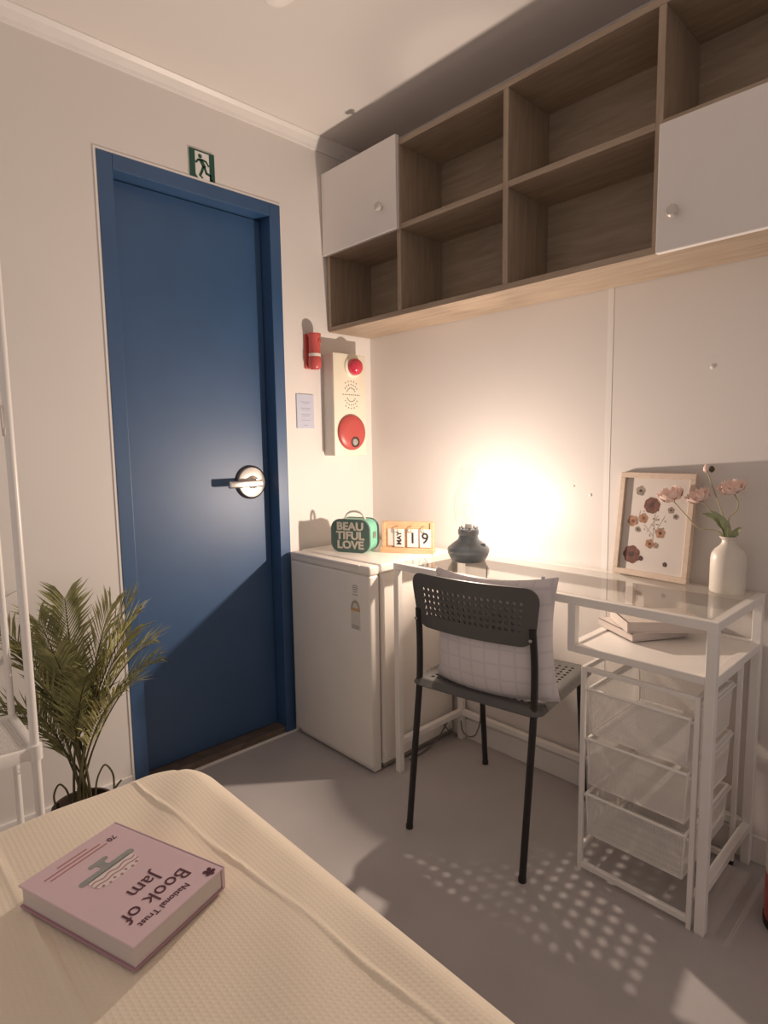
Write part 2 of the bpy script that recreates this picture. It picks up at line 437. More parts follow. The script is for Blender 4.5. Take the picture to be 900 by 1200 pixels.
# ------------------------------------------------------------------ wall shelf
SX0, SX1, SYF, T = 0.006, 1.730, -0.228, 0.018
SZ0, SZM, SZ1 = 1.585, 1.872, 2.163
sh = thing('wall_cabinet', 'pale oak open wall shelf with two white doors above the desk', 'wall shelf', (SX0, -0.002, SZ0))
part('bottom_panel', bx((SX0, SYF, SZ0), (SX1, -0.002, SZ0+T), 0.001, 1), 'oak', sh, world=True)
part('top_panel', bx((SX0, SYF, SZ1-T), (SX1, -0.002, SZ1), 0.001, 1), 'oak', sh, world=True)
part('back_panel', bx((SX0+T, -0.010, SZ0+T), (SX1-T, -0.002, SZ1-T)), 'oak', sh, world=True)
DIV = [0.405, 0.845, 1.283]
for x in (SX0, SX1-T): part('side_panel', bx((x, SYF, SZ0+T), (x+T, -0.002, SZ1-T), 0.001, 1), 'oakv', sh, world=True)
for x in DIV: part('divider', bx((x-T/2, SYF, SZ0+T), (x+T/2, -0.010, SZ1-T), 0.001, 1), 'oakv', sh, world=True)
xs = [SX0+T]+[v for x in DIV for v in (x-T/2, x+T/2)]+[SX1-T]
for i in range(0, len(xs), 2):
    part('middle_shelf', bx((xs[i], SYF+0.0005, SZM), (xs[i+1], -0.010, SZM+T), 0.001, 1), 'oak', sh, world=True)
def cab_door(x0, x1, z0, z1, kx, kz):
    d = part('cabinet_door', bx((x0, SYF-0.018, z0), (x1, SYF-0.001, z1), 0.002), 'cabwhite', sh, world=True)
    part('knob', lathe(B(), [(0.006, -0.0), (0.006, -0.010), (0.013, -0.014), (0.0145, -0.021), (0.011, -0.027), (0, -0.028)], 20, (kx, SYF-0.017, kz), axis='Y'), 'knob', d, True, world=True)
cab_door(0.003, 0.412, 1.872, 2.176, 0.341, 1.958)
cab_door(1.291, 1.728, 1.580, 1.873, 1.334, 1.663)

# ------------------------------------------------------------------ refrigerator
FX0, FX1, FYF, FZ = 0.022, 0.476, -0.456, 0.735
fr = thing('mini_refrigerator', 'small off-white single-door refrigerator in the corner beside the desk', 'refrigerator', ((FX0+FX1)/2, -0.24, 0))
part('body', bx((FX0+0.004, FYF+0.055, 0.022), (FX1-0.004, -0.022, FZ-0.030), 0.006), 'fridge', fr, world=True)
part('top_cover', bx((FX0, FYF+0.052, FZ-0.032), (FX1, -0.020, FZ), 0.006, 3), 'fridgetop', fr, True, world=True)
part('gasket', bx((FX0+0.012, FYF+0.044, 0.04), (FX1-0.012, FYF+0.056, FZ-0.012)), 'gasket', fr, world=True)
fd = part('door', bx((FX0, FYF, 0.026), (FX1, FYF+0.046, FZ-0.034), 0.009, 3), 'fridge', fr, True, world=True)
part('door_cap', bx((FX0, FYF, FZ-0.034), (FX1, FYF+0.046, FZ-0.002), 0.007, 3), 'fridgetop', fd, True, world=True)
part('grip_recess', bx((FX0+0.02, FYF-0.002, FZ-0.014), (FX1-0.05, FYF+0.012, FZ-0.001), 0.004, 2), 'trim', fd, True, world=True)
part('kick_plate', bx((FX0+0.01, FYF+0.02, 0.006), (FX1-0.01, FYF+0.05, 0.028)), 'fridgetop', fr, world=True)
part('rear_rail', bx((FX0+0.02, FYF+0.06, 0.010), (FX1-0.008, -0.03, 0.026)), 'gasket', fr, world=True)
for x in (FX0+0.035, FX1-0.035):
    for y in (FYF+0.075, -0.06): part('foot', lathe(B(), [(0.016, 0), (0.016, 0.012), (0.010, 0.014), (0.010, 0.024)], 16, (x, y, 0)), 'black', fr, True, world=True)
LX, LY = 0.403, FYF-0.0006
lb = part('energy_label', prism(B(), [(-0.024, -0.055), (0.024, -0.055), (0.024, 0.020)] + [(0.024*math.cos(a), 0.020+0.030*math.sin(a)) for a in [i*PI/14 for i in range(1, 14)]] + [(-0.024, 0.020)], (LX, FYF+0.0002, 0.562), (1, 0, 0), (0, 0, 1), 0.0008), 'labelw', fd, world=True)
part('label_arch', prism(B(), [(0.022*math.cos(a), 0.018+0.028*math.sin(a)) for a in [i*PI/14 for i in range(15)]] + [(0.016*math.cos(a), 0.018+0.021*math.sin(a)) for a in [PI-i*PI/14 for i in range(15)]], (LX, LY, 0.562), (1, 0, 0), (0, 0, 1), 0.0006), 'labelg', fd, world=True)
part('label_band', bx((LX-0.023, LY-0.0006, 0.571), (LX+0.023, LY, 0.581)), 'orange', fd, world=True)
b = B()
for z, w0 in ((0.520, 0.020), (0.515, 0.020), (0.510, 0.018), (0.660, 0.012), (0.653, 0.015), (0.646, 0.014), (0.638, 0.010), (0.628, 0.014)):
    part('printed_line', bx((LX-w0, LY-0.0005, z-0.0014), (LX+w0*0.9, LY+0.0008, z+0.0014)), 'labelg', fd, world=True)

# lunch box (lettered) on the fridge
TZ = FZ
ax = Vector((0.745, 0.667, 0)).normalized(); ang = math.atan2(ax.y, ax.x)
tb = thing('lunch_box', 'green lettered lunch box with clear handle on the refrigerator', 'lunch box', (0.224, -0.322, TZ), math.radians(21))
WB, HB, DB = 0.164, 0.126, 0.064
part('shell', prism(B(), rrect(WB-0.004, HB-0.004, 0.036), (0, 0.006, HB/2), (1, 0, 0), (0, 0, 1), -DB), 'mint', tb, True)
part('front_lid', prism(B(), rrect(WB, HB, 0.038), (0, 0.008, HB/2), (1, 0, 0), (0, 0, 1), 0.010), 'tin', tb, True)
part('back_lid', prism(B(), rrect(WB, HB, 0.038), (0, DB+0.006, HB/2), (1, 0, 0), (0, 0, 1), -0.010), 'tin', tb, True)
part('handle', tube(B(), rounded_path([(-0.044, 0.04, HB-0.004), (-0.032, 0.04, HB+0.018), (-0.012, 0.04, HB+0.026), (0.012, 0.04, HB+0.026), (0.032, 0.04, HB+0.018), (0.044, 0.04, HB-0.004)], 0.01), 0.004, 10), 'clear', tb, True)
part('clasp', bx((WB/2-0.003, 0.03, 0.055), (WB/2+0.003, 0.048, 0.078), 0.001), 'steel', tb)
for s, z, sz, sx in (('BEAU', 0.098, 0.041, 1.14), ('TIFUL', 0.063, 0.041, 1.14), ('LOVE', 0.028, 0.041, 1.14)):
    text('lettering', s, sz, 'cream', tb, (0, -0.0025, z), (1, 0, 0), (0, 0, 1), bold=0.0014, ext=0.0006, sx=sx)

# perpetual calendar
ca = thing('block_calendar', 'light pine flip calendar showing MAY 19 on the refrigerator', 'calendar', (0.381, -0.176, TZ), math.radians(31))
WC, HCAL = 0.205, 0.116
part('base_ledge', bx((-WC/2, -0.022, 0), (WC/2, 0.022, 0.018), 0.002), 'pine', ca)
part('backboard', bx((-WC/2+0.004, 0.004, 0.018), (WC/2-0.004, 0.016, HCAL), 0.002), 'pine', ca)
for x in (-WC/2+0.010, WC/2-0.010):
    part('side_strip', bx((x-0.006, -0.002, 0.018), (x+0.006, 0.004, HCAL-0.004), 0.001), 'pine', ca)
part('month_card_back', bx((-0.076, 0.0005, 0.024), (-0.044, 0.0035, 0.088)), 'printp', ca)
for x, s, rot, sz in ((-0.030, 'MAY', True, 0.024), (0.021, '1', False, 0.056), (0.068, '9', False, 0.056)):
    cw = 0.019 if rot else 0.021
    c = part('number_card', bx((x-cw, -0.0035, 0.020), (x+cw, 0.0, 0.088), 0.0006, 1), 'paper', ca)
    text('numeral', s, sz, 'dark', c, (x, -0.0042, 0.053), (0, 0, 1) if rot else (1, 0, 0), (-1, 0, 0) if rot else (0, 0, 1), bold=0.0008, ext=0.0003)
    pts = [(x-0.004, 0.012*math.cos(a)-0.002, 0.088+0.012*math.sin(a)) for a in [i*2*PI/16 for i in range(17)]]
    part('hook_ring', tube(B(), pts, 0.0016, 6), 'orange', ca, True)

# ------------------------------------------------------------------ desk
DX0, DX1, DYF, DYB, DH, DT = 0.505, 1.505, -0.374, -0.014, 0.740, 0.022
dk = thing('desk', 'narrow white metal desk with a glass top and a side shelf', 'desk', ((DX0+DX1)/2, (DYF+DYB)/2, 0))
for x in (DX0, DX1-DT):
    for y in (DYF, DYB-DT):
        lg = part('leg', bx((x, y, 0.004), (x+DT, y+DT, DH-DT), 0.0015, 1), 'white', dk, world=True)
        part('foot_cap', bx((x+0.001, y+0.001, 0.0), (x+DT-0.001, y+DT-0.001, 0.004)), 'trim', lg, world=True)
for y in (DYF, DYB-DT): part('top_rail', bx((DX0, y, DH-DT), (DX1, y+DT, DH), 0.0015, 1), 'white', dk, world=True)
for x in (DX0, DX1-DT): part('top_rail', bx((x, DYF+DT, DH-DT), (x+DT, DYB-DT, DH), 0.0015, 1), 'white', dk, world=True)
part('glass_top', bx((DX0+DT*0.72, DYF+DT*0.72, DH+0.0002), (DX1-DT*0.72, DYB-DT*0.72, DH+0.0042), 0.0006, 1), 'glass', dk, world=True, label='clear glass top')
for x in (DX0, DX1-DT): part('side_stretcher', bx((x+0.001, DYF+DT, 0.098), (x+DT-0.001, DYB-DT, 0.119), 0.0015, 1), 'white', dk, world=True)
part('back_stretcher', bx((DX0+DT, DYB-DT+0.001, 0.098), (DX1-DT, DYB-0.001, 0.119), 0.0015, 1), 'white', dk, world=True)
HX, HZ = 1.150, 0.594
for y in (DYF, DYB-DT):
    part('shelf_hanger', bx((HX, y, HZ), (HX+DT, y+DT, DH-DT), 0.0015, 1), 'white', dk, world=True)
    part('shelf_rail', bx((HX+DT, y, HZ), (DX1-DT, y+DT, HZ+DT*0.9), 0.0015, 1), 'white', dk, world=True)
for x in (HX, DX1-DT): part('shelf_rail', bx((x, DYF+DT, HZ), (x+DT, DYB-DT, HZ+DT*0.9), 0.0015, 1), 'white', dk, world=True)
part('shelf_board', bx((HX+DT*0.5, DYF+DT*0.6, HZ+0.003), (DX1-DT*0.5, DYB-DT*0.6, HZ+0.0155)), 'white', dk, world=True)
ZG = DH+0.0043
ZS = HZ+DT*0.9

# ------------------------------------------------------------------ oil-lamp style table lamp
lm = thing('table_lamp', 'lit slate oil-lantern table lamp with clear glass chimney on the desk', 'lamp', (LAMP_POS[0], LAMP_POS[1], ZG))
part('base', lathe(B(), [(0, 0), (0.052, 0), (0.056, 0.003), (0.069, 0.028), (0.0705, 0.038), (0.068, 0.046), (0.052, 0.060), (0.036, 0.072), (0.032, 0.082), (0.031, 0.090), (0, 0.090)], 48), 'lampm', lm, True)
part('burner_collar', lathe(B(), [(0.033, 0.088), (0.035, 0.091), (0.035, 0.105), (0.031, 0.109), (0.0, 0.109)], 36), 'lampm', lm, True)
wk = part('wick_knob_shaft', tube(B(), [(0.022, -0.022, 0.098), (0.034, -0.034, 0.098)], 0.003, 10), 'brass', lm, True)
part('wick_knob', tube(B(), [(0.034, -0.034, 0.098), (0.039, -0.039, 0.098)], 0.010, 18), 'brass', wk, True)
for k in range(8):
    a = k*PI/4
    part('prong', lathe(B(), [(0.0025, 0.108), (0.0025, 0.115), (0, 0.117)], 8, (0.029*math.cos(a), 0.029*math.sin(a), 0)), 'brass', lm, True)
part('filler_cap', lathe(B(), [(0.010, 0.0), (0.010, 0.008), (0.008, 0.011), (0, 0.011)], 16, (0.050, 0.012, 0.052)), 'lampm', lm, True)
part('bulb_socket', lathe(B(), [(0.012, 0.108), (0.012, 0.122), (0.009, 0.126), (0, 0.126)], 20), 'white', lm, True)
prof = [(0.027, 0.109), (0.033, 0.118), (0.043, 0.132), (0.048, 0.152), (0.048, 0.205), (0.044, 0.226), (0.034, 0.246), (0.029, 0.256), (0.0275, 0.275), (0.0275, 0.312)]
part('glass_chimney', lathe(B(), prof, 40, cap=False), 'cglass', lm, True)
part('bulb', lathe(B(), [(0.009, 0.124), (0.010, 0.134), (0.016, 0.150), (0.021, 0.162), (0.022, 0.170), (0.019, 0.182), (0.011, 0.191), (0, 0.194)], 24, cap=False), 'cglass', lm, True)
fpts = [(0.006*math.cos(a), 0.006*math.sin(a), 0.146+0.036*i/16) for i, a in enumerate([k*PI/4 for k in range(17)])]
part('filament', tube(B(), fpts, 0.0006, 6), 'bulb', lm, True)
ld = bpy.data.lights.new('lamp_bulb_light', 'POINT')
ld.energy = LAMP_POWER; ld.color = LAMP_COLOR; ld.shadow_soft_size = 0.010
ld.use_nodes = True
ln = ld.node_tree; em = [n for n in ln.nodes if n.type == 'EMISSION'][0]
fo = ln.nodes.new('ShaderNodeLightFalloff'); fo.inputs['Strength'].default_value = 1.0; fo.inputs['Smooth'].default_value = 0.02
ln.links.new(fo.outputs['Linear'], em.inputs['Strength'])
lo = bpy.data.objects.new('lamp_bulb_light', ld); COL.objects.link(lo)
lo.parent = lm; lo.location = (0, 0, LAMP_POS[2]-ZG)

# ------------------------------------------------------------------ picture frame leaning on the wall
PW, PH, PT = 0.222, 0.300, 0.016
pux = Vector((0.992, -0.125, 0)).normalized()
puy = (Vector((0.03, 0.115, 1.0))).normalized(); puy = (puy - pux*puy.dot(pux)).normalized()
pn = pux.cross(puy)
pm = frame_mat((1.2235, -0.0560, ZG+0.001), pux, puy)
pf = thing('picture_frame', 'pale wood frame of pressed flowers leaning on the back wall', 'picture frame', mat=pm)
FB = 0.016
for (x0, x1, y0, y1) in ((-PW/2, PW/2, 0, FB), (-PW/2, PW/2, PH-FB, PH), (-PW/2, -PW/2+FB, FB, PH-FB), (PW/2-FB, PW/2, FB, PH-FB)):
    part('frame_bar', bx((x0, y0, -PT/2), (x1, y1, PT/2), 0.0012, 1), 'frame', pf)
part('print', bx((-PW/2+FB, FB, -0.006), (PW/2-FB, PH-FB, -0.003)), 'printp', pf)
part('glazing', bx((-PW/2+FB, FB, 0.002), (PW/2-FB, PH-FB, 0.0032)), 'pglass', pf)
def pressed(x, y, r, mat, cmat, n=6):
    b = B(); ph = random.random()*PI
    for k in range(n):
        a = ph+k*2*PI/n
        prism(b, disc(r*0.48, 12, r*0.52*math.cos(a), r*0.52*math.sin(a)), (x, y, -0.003+0.00008*k), (1, 0, 0), (0, 1, 0), 0.0004)
    f_ = part('pressed_flower', b, mat, pf)
    part('flower_centre', prism(B(), disc(r*0.3, 10), (x, y, -0.0022), (1, 0, 0), (0, 1, 0), 0.0004), cmat, f_)
pressed(-0.012, 0.207, 0.024, 'fl1', 'fl4', 8); pressed(-0.060, 0.060, 0.027, 'fl1', 'fl4', 7)
pressed(-0.066, 0.158, 0.017, 'fl2', 'fl1', 5); pressed(-0.034, 0.168, 0.015, 'fl2', 'fl1', 5)
pressed(0.020, 0.130, 0.015, 'fl2', 'fl4', 5); pressed(-0.008, 0.097, 0.014, 'fl2', 'fl1', 5)
pressed(-0.050, 0.247, 0.015, 'fl3', 'fl4', 5); pressed(0.010, 0.094, 0.009, 'fl3', 'fl2', 5)
pressed(-0.048, 0.135, 0.009, 'fl3', 'fl4', 5); pressed(-0.031, 0.052, 0.008, 'fl4', 'fl1', 5)
pressed(0.042, 0.044, 0.007, 'fl4', 'fl1', 5); pressed(0.045, 0.197, 0.010, 'fl3', 'fl4', 5); pressed(0.060, 0.180, 0.008, 'fl3', 'fl4', 5)
b = B()
for _ in range(26):
    prism(b, disc(random.uniform(0.0015, 0.0035), 7), (random.gauss(0.0, 0.022), random.gauss(0.155, 0.026), -0.003), (1, 0, 0), (0, 1, 0), 0.0004)
for (x0, y0, x1, y1) in ((-0.02, 0.13, 0.01, 0.18), (0.0, 0.11, 0.0, 0.185), (0.01, 0.14, 0.03, 0.18), (-0.045, 0.19, -0.05, 0.15), (0.0, 0.12, -0.03, 0.15)):
    d = Vector((x1-x0, y1-y0, 0)); n_ = Vector((-d.y, d.x, 0)).normalized()*0.0006
    prism(b, [(x0-n_.x, y0-n_.y), (x1-n_.x, y1-n_.y), (x1+n_.x, y1+n_.y), (x0+n_.x, y0+n_.y)], (0, 0, -0.003), (1, 0, 0), (0, 1, 0), 0.0003)
part('pressed_sprigs', b, 'fl3', pf, kind='stuff')

# ------------------------------------------------------------------ vase and flowers
VX, VY = 1.432, -0.075
va_ = thing('vase', 'cream ceramic bottle vase on the desk beside the picture frame', 'vase', (VX, VY, ZG))
b = lathe(B(), [(0, 0), (0.039, 0), (0.041, 0.003), (0.041, 0.086), (0.039, 0.098), (0.032, 0.110), (0.021, 0.120), (0.017, 0.127), (0.0165, 0.134), (0.023, 0.142), (0.0235, 0.144), (0.020, 0.144), (0.0135, 0.134), (0.0135, 0.118), (0.030, 0.100), (0.036, 0.086), (0.036, 0.006), (0, 0.006)], 48, cap=False)
part('body', b, 'vase', va_, True)
part('base_ring', lathe(B(), [(0.030, -0.0), (0.030, 0.0015), (0.036, 0.0015), (0.036, 0.0)], 36, cap=False), 'vase', va_, True)
NECK = Vector((VX, VY, ZG+0.142))
def blossom(root, c, up, r, n=7, cup=0.5, seed=0):
    rnd = random.Random(seed); up = Vector(up).normalized()
    a = up.orthogonal().normalized(); c2 = up.cross(a)
    for ring, (k, rr, cu) in enumerate(((n, r, cup), (5, r*0.72, cup*1.8))):
        for i in range(k):
            b = B(); th = i*2*PI/k + ring*0.4 + rnd.uniform(-.15, .15)
            d = a*math.cos(th)+c2*math.sin(th); s = up.cross(d)
            G = []
            for iu in range(5):
                u_ = iu/4; row = []
                for iv in range(5):
                    v_ = (iv/4-0.5)*2
                    wd = rr*0.62*math.sin(PI*min(1, 0.12+u_*0.80))
                    p = Vector(c)+d*(rr*(0.08+0.92*math.sin(u_*1.25)))+s*(wd*v_)+up*(rr*cu*u_*u_*1.2+rr*0.18*v_*v_*u_ + rnd.uniform(-1, 1)*rr*0.05*u_)
                    row.append(b.verts.new(p))
                G.append(row)
            for x in range(4):
                for y in range(4): b.faces.new((G[x][y], G[x+1][y], G[x+1][y+1], G[x][y+1]))
            bmesh.ops.recalc_face_normals(b, faces=b.faces)
            bmesh.ops.solidify(b, geom=b.faces[:], thickness=0.0006)
            part('petal', b, 'petal', root, True, world=True)
def flower(label, path, head, up, r, cup, seed, name='silk_poppy'):
    t = thing(name, label, 'flower', NECK, group='silk poppies in the vase')
    part('stem', tube(B(), path, 0.0016, 7), 'stem', t, True, world=True)
    if r:
        part('calyx', lathe(B(), [(0, -0.004), (0.005, -0.002), (0.006, 0.002), (0, 0.004)], 12, head), 'leafg', t, True, world=True)
        blossom(t, head, up, r, cup=cup, seed=seed)
    return t
nb = NECK - Vector((0, 0, 0.10))
def spath(off, pts): return rounded_path([nb+Vector((off[0], off[1], 0)), NECK+Vector((off[0], off[1], -0.004))]+pts, 0.02, 4)   # each stem has its own place in the neck
h1 = Vector((1.292, -0.080, 0.972))
flower('pink silk poppy on a kinked stem reaching in front of the picture', spath((-0.0085, -0.001), [(1.405, -0.080, 0.902), (1.362, -0.086, 0.900), h1]), h1, (-0.25, -0.25, 0.95), 0.034, 0.62, 1)
h2 = Vector((1.362, -0.082, 0.976))
flower('pink silk poppy at the edge of the picture frame beside the bud stem', spath((-0.0045, 0.0045), [(1.413, -0.075, 0.925), h2]), h2, (-0.3, -0.35, 0.85), 0.032, 0.5, 2)
h3 = Vector((1.433, -0.066, 1.000))
flower('pink silk poppy on a stem bowed outward past the frame', spath((0.0065, 0.0030), [(1.424, -0.069, 0.935), (1.445, -0.064, 0.955), (1.446, -0.064, 0.978), h3]), h3, (-0.15, -0.35, 0.9), 0.034, 0.45, 3)
h4 = Vector((1.362, -0.040, 1.050))
bd = flower('closed pink bud topping the tallest straight stem in the vase', spath((0.0010, 0.0090), [h4]), h4, (0, 0, 1), 0, 0, 4, 'silk_poppy_bud')
part('bud_petal', lathe(B(), [(0, -0.004), (0.007, 0.002), (0.008, 0.010), (0.003, 0.020), (0, 0.022)], 12, h4+Vector((-0.003, 0, 0))), 'petal', bd, True, world=True)
part('sepal', lathe(B(), [(0, -0.005), (0.006, 0.0), (0.008, 0.006), (0.003, 0.013), (0, 0.014)], 12, h4+Vector((0.009, 0.004, 0.002))), 'palmstem', bd, True, world=True)
def leaf_bm(p0, p1, p2, wid):
    b = B(); pts = [Vector(p0)*(1-t)**2+Vector(p1)*2*t*(1-t)+Vector(p2)*t*t for t in [i/7 for i in range(8)]]
    rows = []
    for i, p in enumerate(pts):
        t = (pts[min(i+1, 7)]-pts[max(i-1, 0)]).normalized(); s = t.cross(Vector((0.5, -0.7, 0.5))).normalized()
        up = s.cross(t); w_ = wid*math.sin(PI*(0.08+0.90*i/7))*(1+0.25*math.sin(i*2.4))
        rows.append([b.verts.new(p+s*w_+up*w_*0.3), b.verts.new(p), b.verts.new(p-s*w_+up*w_*0.3)])
    for r1, r2 in zip(rows, rows[1:]):
        for k in range(2): b.faces.new((r1[k], r1[k+1], r2[k+1], r2[k]))
    bmesh.ops.recalc_face_normals(b, faces=b.faces)
    bmesh.ops.solidify(b, geom=b.faces[:], thickness=0.0007)
    return b
lf = thing('silk_leaf_spray', 'grey-green silk leaves spreading at the mouth of the vase', 'leaves', NECK)
for p0, p1, p2, wd in (((-0.0040, -0.0075), (1.424, -0.088, 0.940), (1.375, -0.106, 0.945), 0.011), ((0.0005, -0.0085), (1.431, -0.088, 0.935), (1.394, -0.114, 0.955), 0.009), ((0.0075, -0.0045), (1.445, -0.086, 0.905), (1.464, -0.092, 0.915), 0.008), ((0.0040, -0.0080), (1.437, -0.096, 0.900), (1.436, -0.106, 0.915), 0.006)):
    part('leaf', leaf_bm(NECK+Vector((p0[0], p0[1], -0.008)), p1, p2, wd), 'leafg', lf, True, world=True)

# ------------------------------------------------------------------ books on the desk shelf
def book(name, label, c, ang, w_, l_, h_, cover, group=None):
    t = thing(name, label, 'book', c, ang, group)
    part('page_block', bx((-w_/2+0.003, -l_/2+0.003, 0.0015), (w_/2-0.001, l_/2-0.003, h_-0.0015)), 'bookpage', t)
    part('back_cover', bx((-w_/2, -l_/2, 0), (w_/2, l_/2, 0.0016)), cover, t)
    part('front_cover', bx((-w_/2, -l_/2, h_-0.0016), (w_/2, l_/2, h_)), cover, t)
    part('spine', bx((-w_/2, -l_/2, 0), (-w_/2+0.003, l_/2, h_)), cover, t)
    return t
book('paperback_book', 'pale paperback lying flat on the desk shelf under another book', (1.2446, -0.137, ZS+0.0002), math.radians(59), 0.172, 0.156, 0.020, 'bookc')
book('paperback_book', 'pale thick paperback lying askew on top of another book', (1.2800, -0.132, ZS+0.0206), math.radians(43.6), 0.203, 0.135, 0.029, 'bookc')

# ------------------------------------------------------------------ chair
CO, CA = Vector((0.9345, -0.539, 0)), math.radians(7.9)
ch = thing('chair', 'charcoal perforated plastic chair on black steel legs at the desk', 'chair', CO, CA)
def perf(nx, ny, px, py, hole, hr, fmap, th):
    b = B(); vs = {}
    def gv(i2, j2):
        if (i2, j2) not in vs: vs[(i2, j2)] = b.verts.new(fmap((i2/2-nx/2)*px, (j2/2-ny/2)*py))
        return vs[(i2, j2)]
    for i in range(nx):
        for j in range(ny):
            ring = [(2*i, 2*j), (2*i+1, 2*j), (2*i+2, 2*j), (2*i+2, 2*j+1), (2*i+2, 2*j+2), (2*i+1, 2*j+2), (2*i, 2*j+2), (2*i, 2*j+1)]
            rv = [gv(*q) for q in ring]
            if hole(i, j):
                cx, cy = (i+0.5-nx/2)*px, (j+0.5-ny/2)*py
                hv = [b.verts.new(fmap(cx+hr*math.cos(a), cy+hr*math.sin(a))) for a in [-0.75*PI+k*PI/4 for k in range(8)]]
                for k in range(8): b.faces.new((rv[k], rv[(k+1) % 8], hv[(k+1) % 8], hv[k]))
            else: b.faces.new(rv)
    bmesh.ops.recalc_face_normals(b, faces=b.faces)
    bmesh.ops.solidify(b, geom=b.faces[:], thickness=th)
    return b
def corner_round(x, y, hx, hy, r):
    qx, qy = hx-r, hy-r
    dx, dy = abs(x)-qx, abs(y)-qy
    if dx > 0 and dy > 0:
        l = math.hypot(dx, dy); k = max(dx, dy)/l
        return math.copysign(qx+dx*k, x), math.copysign(qy+dy*k, y)
    return x, y
SN, SP = 20, 0.0200
SHX = SN*SP/2
def seat_map(x, y):
    lip = -0.016*max(0, (max(abs(x), abs(y))-SHX+0.012)/0.012)**2
    x, y = corner_round(x, y, SHX, SHX, 0.035)
    dip = -0.012*(1-(x/SHX)**2)*(1-(y/SHX)**2)
    return Vector((x*1.025, 0.243+y*1.02, 0.448+dip+lip))
part('seat', perf(SN, SN, SP, SP, lambda i, j: 1 < i < SN-2 and 1 < j < SN-2, 0.0056, seat_map, 0.004), 'chairp', ch, True)
b = B()
box(b, (-SHX+0.012, 0.066, 0.418), (SHX-0.012, 0.080, 0.440), 0.003)
part('seat_rear_rib', b, 'chairp', ch, True)
BNX, BNY, BP, BQ = 22, 9, 0.0182, 0.0178
BHX, BHY = BNX*BP/2, BNY*BQ/2
def back_map(x, y):
    x, y = corner_round(x, y, BHX, BHY, 0.042)
    fl = 0.90 + 0.10*((y+BHY)/(2*BHY))
    xx = x*fl
    return Vector((xx, 0.030+0.030*(xx/0.2)**2 - 0.10*(y), 0.688+y))
part('backrest', perf(BNX, BNY, BP, BQ, lambda i, j: 1 < i < BNX-2 and 2 <= j <= 6, 0.0054, back_map, 0.005), 'chairp', ch, True)
for s in (-1, 1):
    # rear leg and back post in one bent tube
    lg = part('rear_leg', tube(B(), rounded_path([(s*0.181, 0.0, 0.0), (s*0.181, 0.060, 0.44), (s*0.181, 0.062, 0.56), (s*0.178, 0.052, 0.660)], 0.05, 4), 0.0095, 12), 'chairm', ch, True)
    part('foot_cap', lathe(B(), [(0.0105, 0.0), (0.0105, 0.012), (0.0096, 0.014)], 12, (s*0.181, 0.0003, 0)), 'black', lg, True)
    lg = part('front_leg', tube(B(), rounded_path([(s*0.178, 0.455, 0.0), (s*0.172, 0.405, 0.420), (s*0.172, 0.385, 0.432), (s*0.180, 0.062, 0.432)], 0.03, 5), 0.0095, 12), 'chairm', ch, True)
    part('foot_cap', lathe(B(), [(0.0105, 0.0), (0.0105, 0.012), (0.0096, 0.014)], 12, (s*0.178, 0.4545, 0)), 'black', lg, True)
    part('clip', bx((s*0.150-0.006, 0.085, 0.408), (s*0.150+0.006, 0.10, 0.432), 0.003), 'chairp', ch)
    part('screw', lathe(B(), [(0.0045, 0), (0.0045, -0.003), (0, -0.004)], 10, (s*0.178, 0.040, 0.632), axis='Y'), 'steel', ch, True)
part('front_crossbar', tube(B(), [(-0.172, 0.395, 0.424), (0.172, 0.395, 0.424)], 0.008, 10), 'chairm', ch, True)

# cushion leaning on the chair back
def cushion_bm(w_, h_, t_, n=26):
    b = B(); L_ = {}
    for sgn in (1, -1):
        for i in range(n+1):
            for j in range(n+1):
                u_, v_ = -1+2*i/n, -1+2*j/n
                edge = i in (0, n) or j in (0, n)
                if edge and sgn == -1: L_[(sgn, i, j)] = L_[(1, i, j)]; continue
                pu = 1-0.10*(1-abs(v_)**2)*abs(u_)**3
                pv = 1+(-0.10 if v_ > 0 else 0.055)*(1-abs(u_)**2)*abs(v_)**3   # the lower edge settles on the seat
                th = t_/2*((1-u_**4)*(1-v_**4))**0.55
                wr = 0.004*math.sin(7*u_+3*v_)*(1-u_*u_)*(1-v_*v_)
                L_[(sgn, i, j)] = b.verts.new((u_*w_/2*pu, sgn*(th)+wr+0.034*u_*u_, v_*h_/2*pv))
        for i in range(n):
            for j in range(n):
                b.faces.new([L_[(sgn, i, j)], L_[(sgn, i+1, j)], L_[(sgn, i+1, j+1)], L_[(sgn, i, j+1)]])
    return b
cm = Matrix.Translation(CO) @ Matrix.Rotation(CA, 4, 'Z') @ Matrix.Translation((0.030, 0.087, 0.616)) @ Matrix.Rotation(math.radians(-2), 4, 'Y') @ Matrix.Rotation(math.radians(-1), 4, 'X')
cu = thing('cushion', 'pale plaid square cushion propped against the chair back', 'cushion', mat=cm)
part('cover', cushion_bm(0.385, 0.330, 0.080), 'cushion', cu, True)
part('corner_tab', bx((0.150, 0.019, 0.150), (0.158, 0.025, 0.166), 0.001), 'cushion', cu)

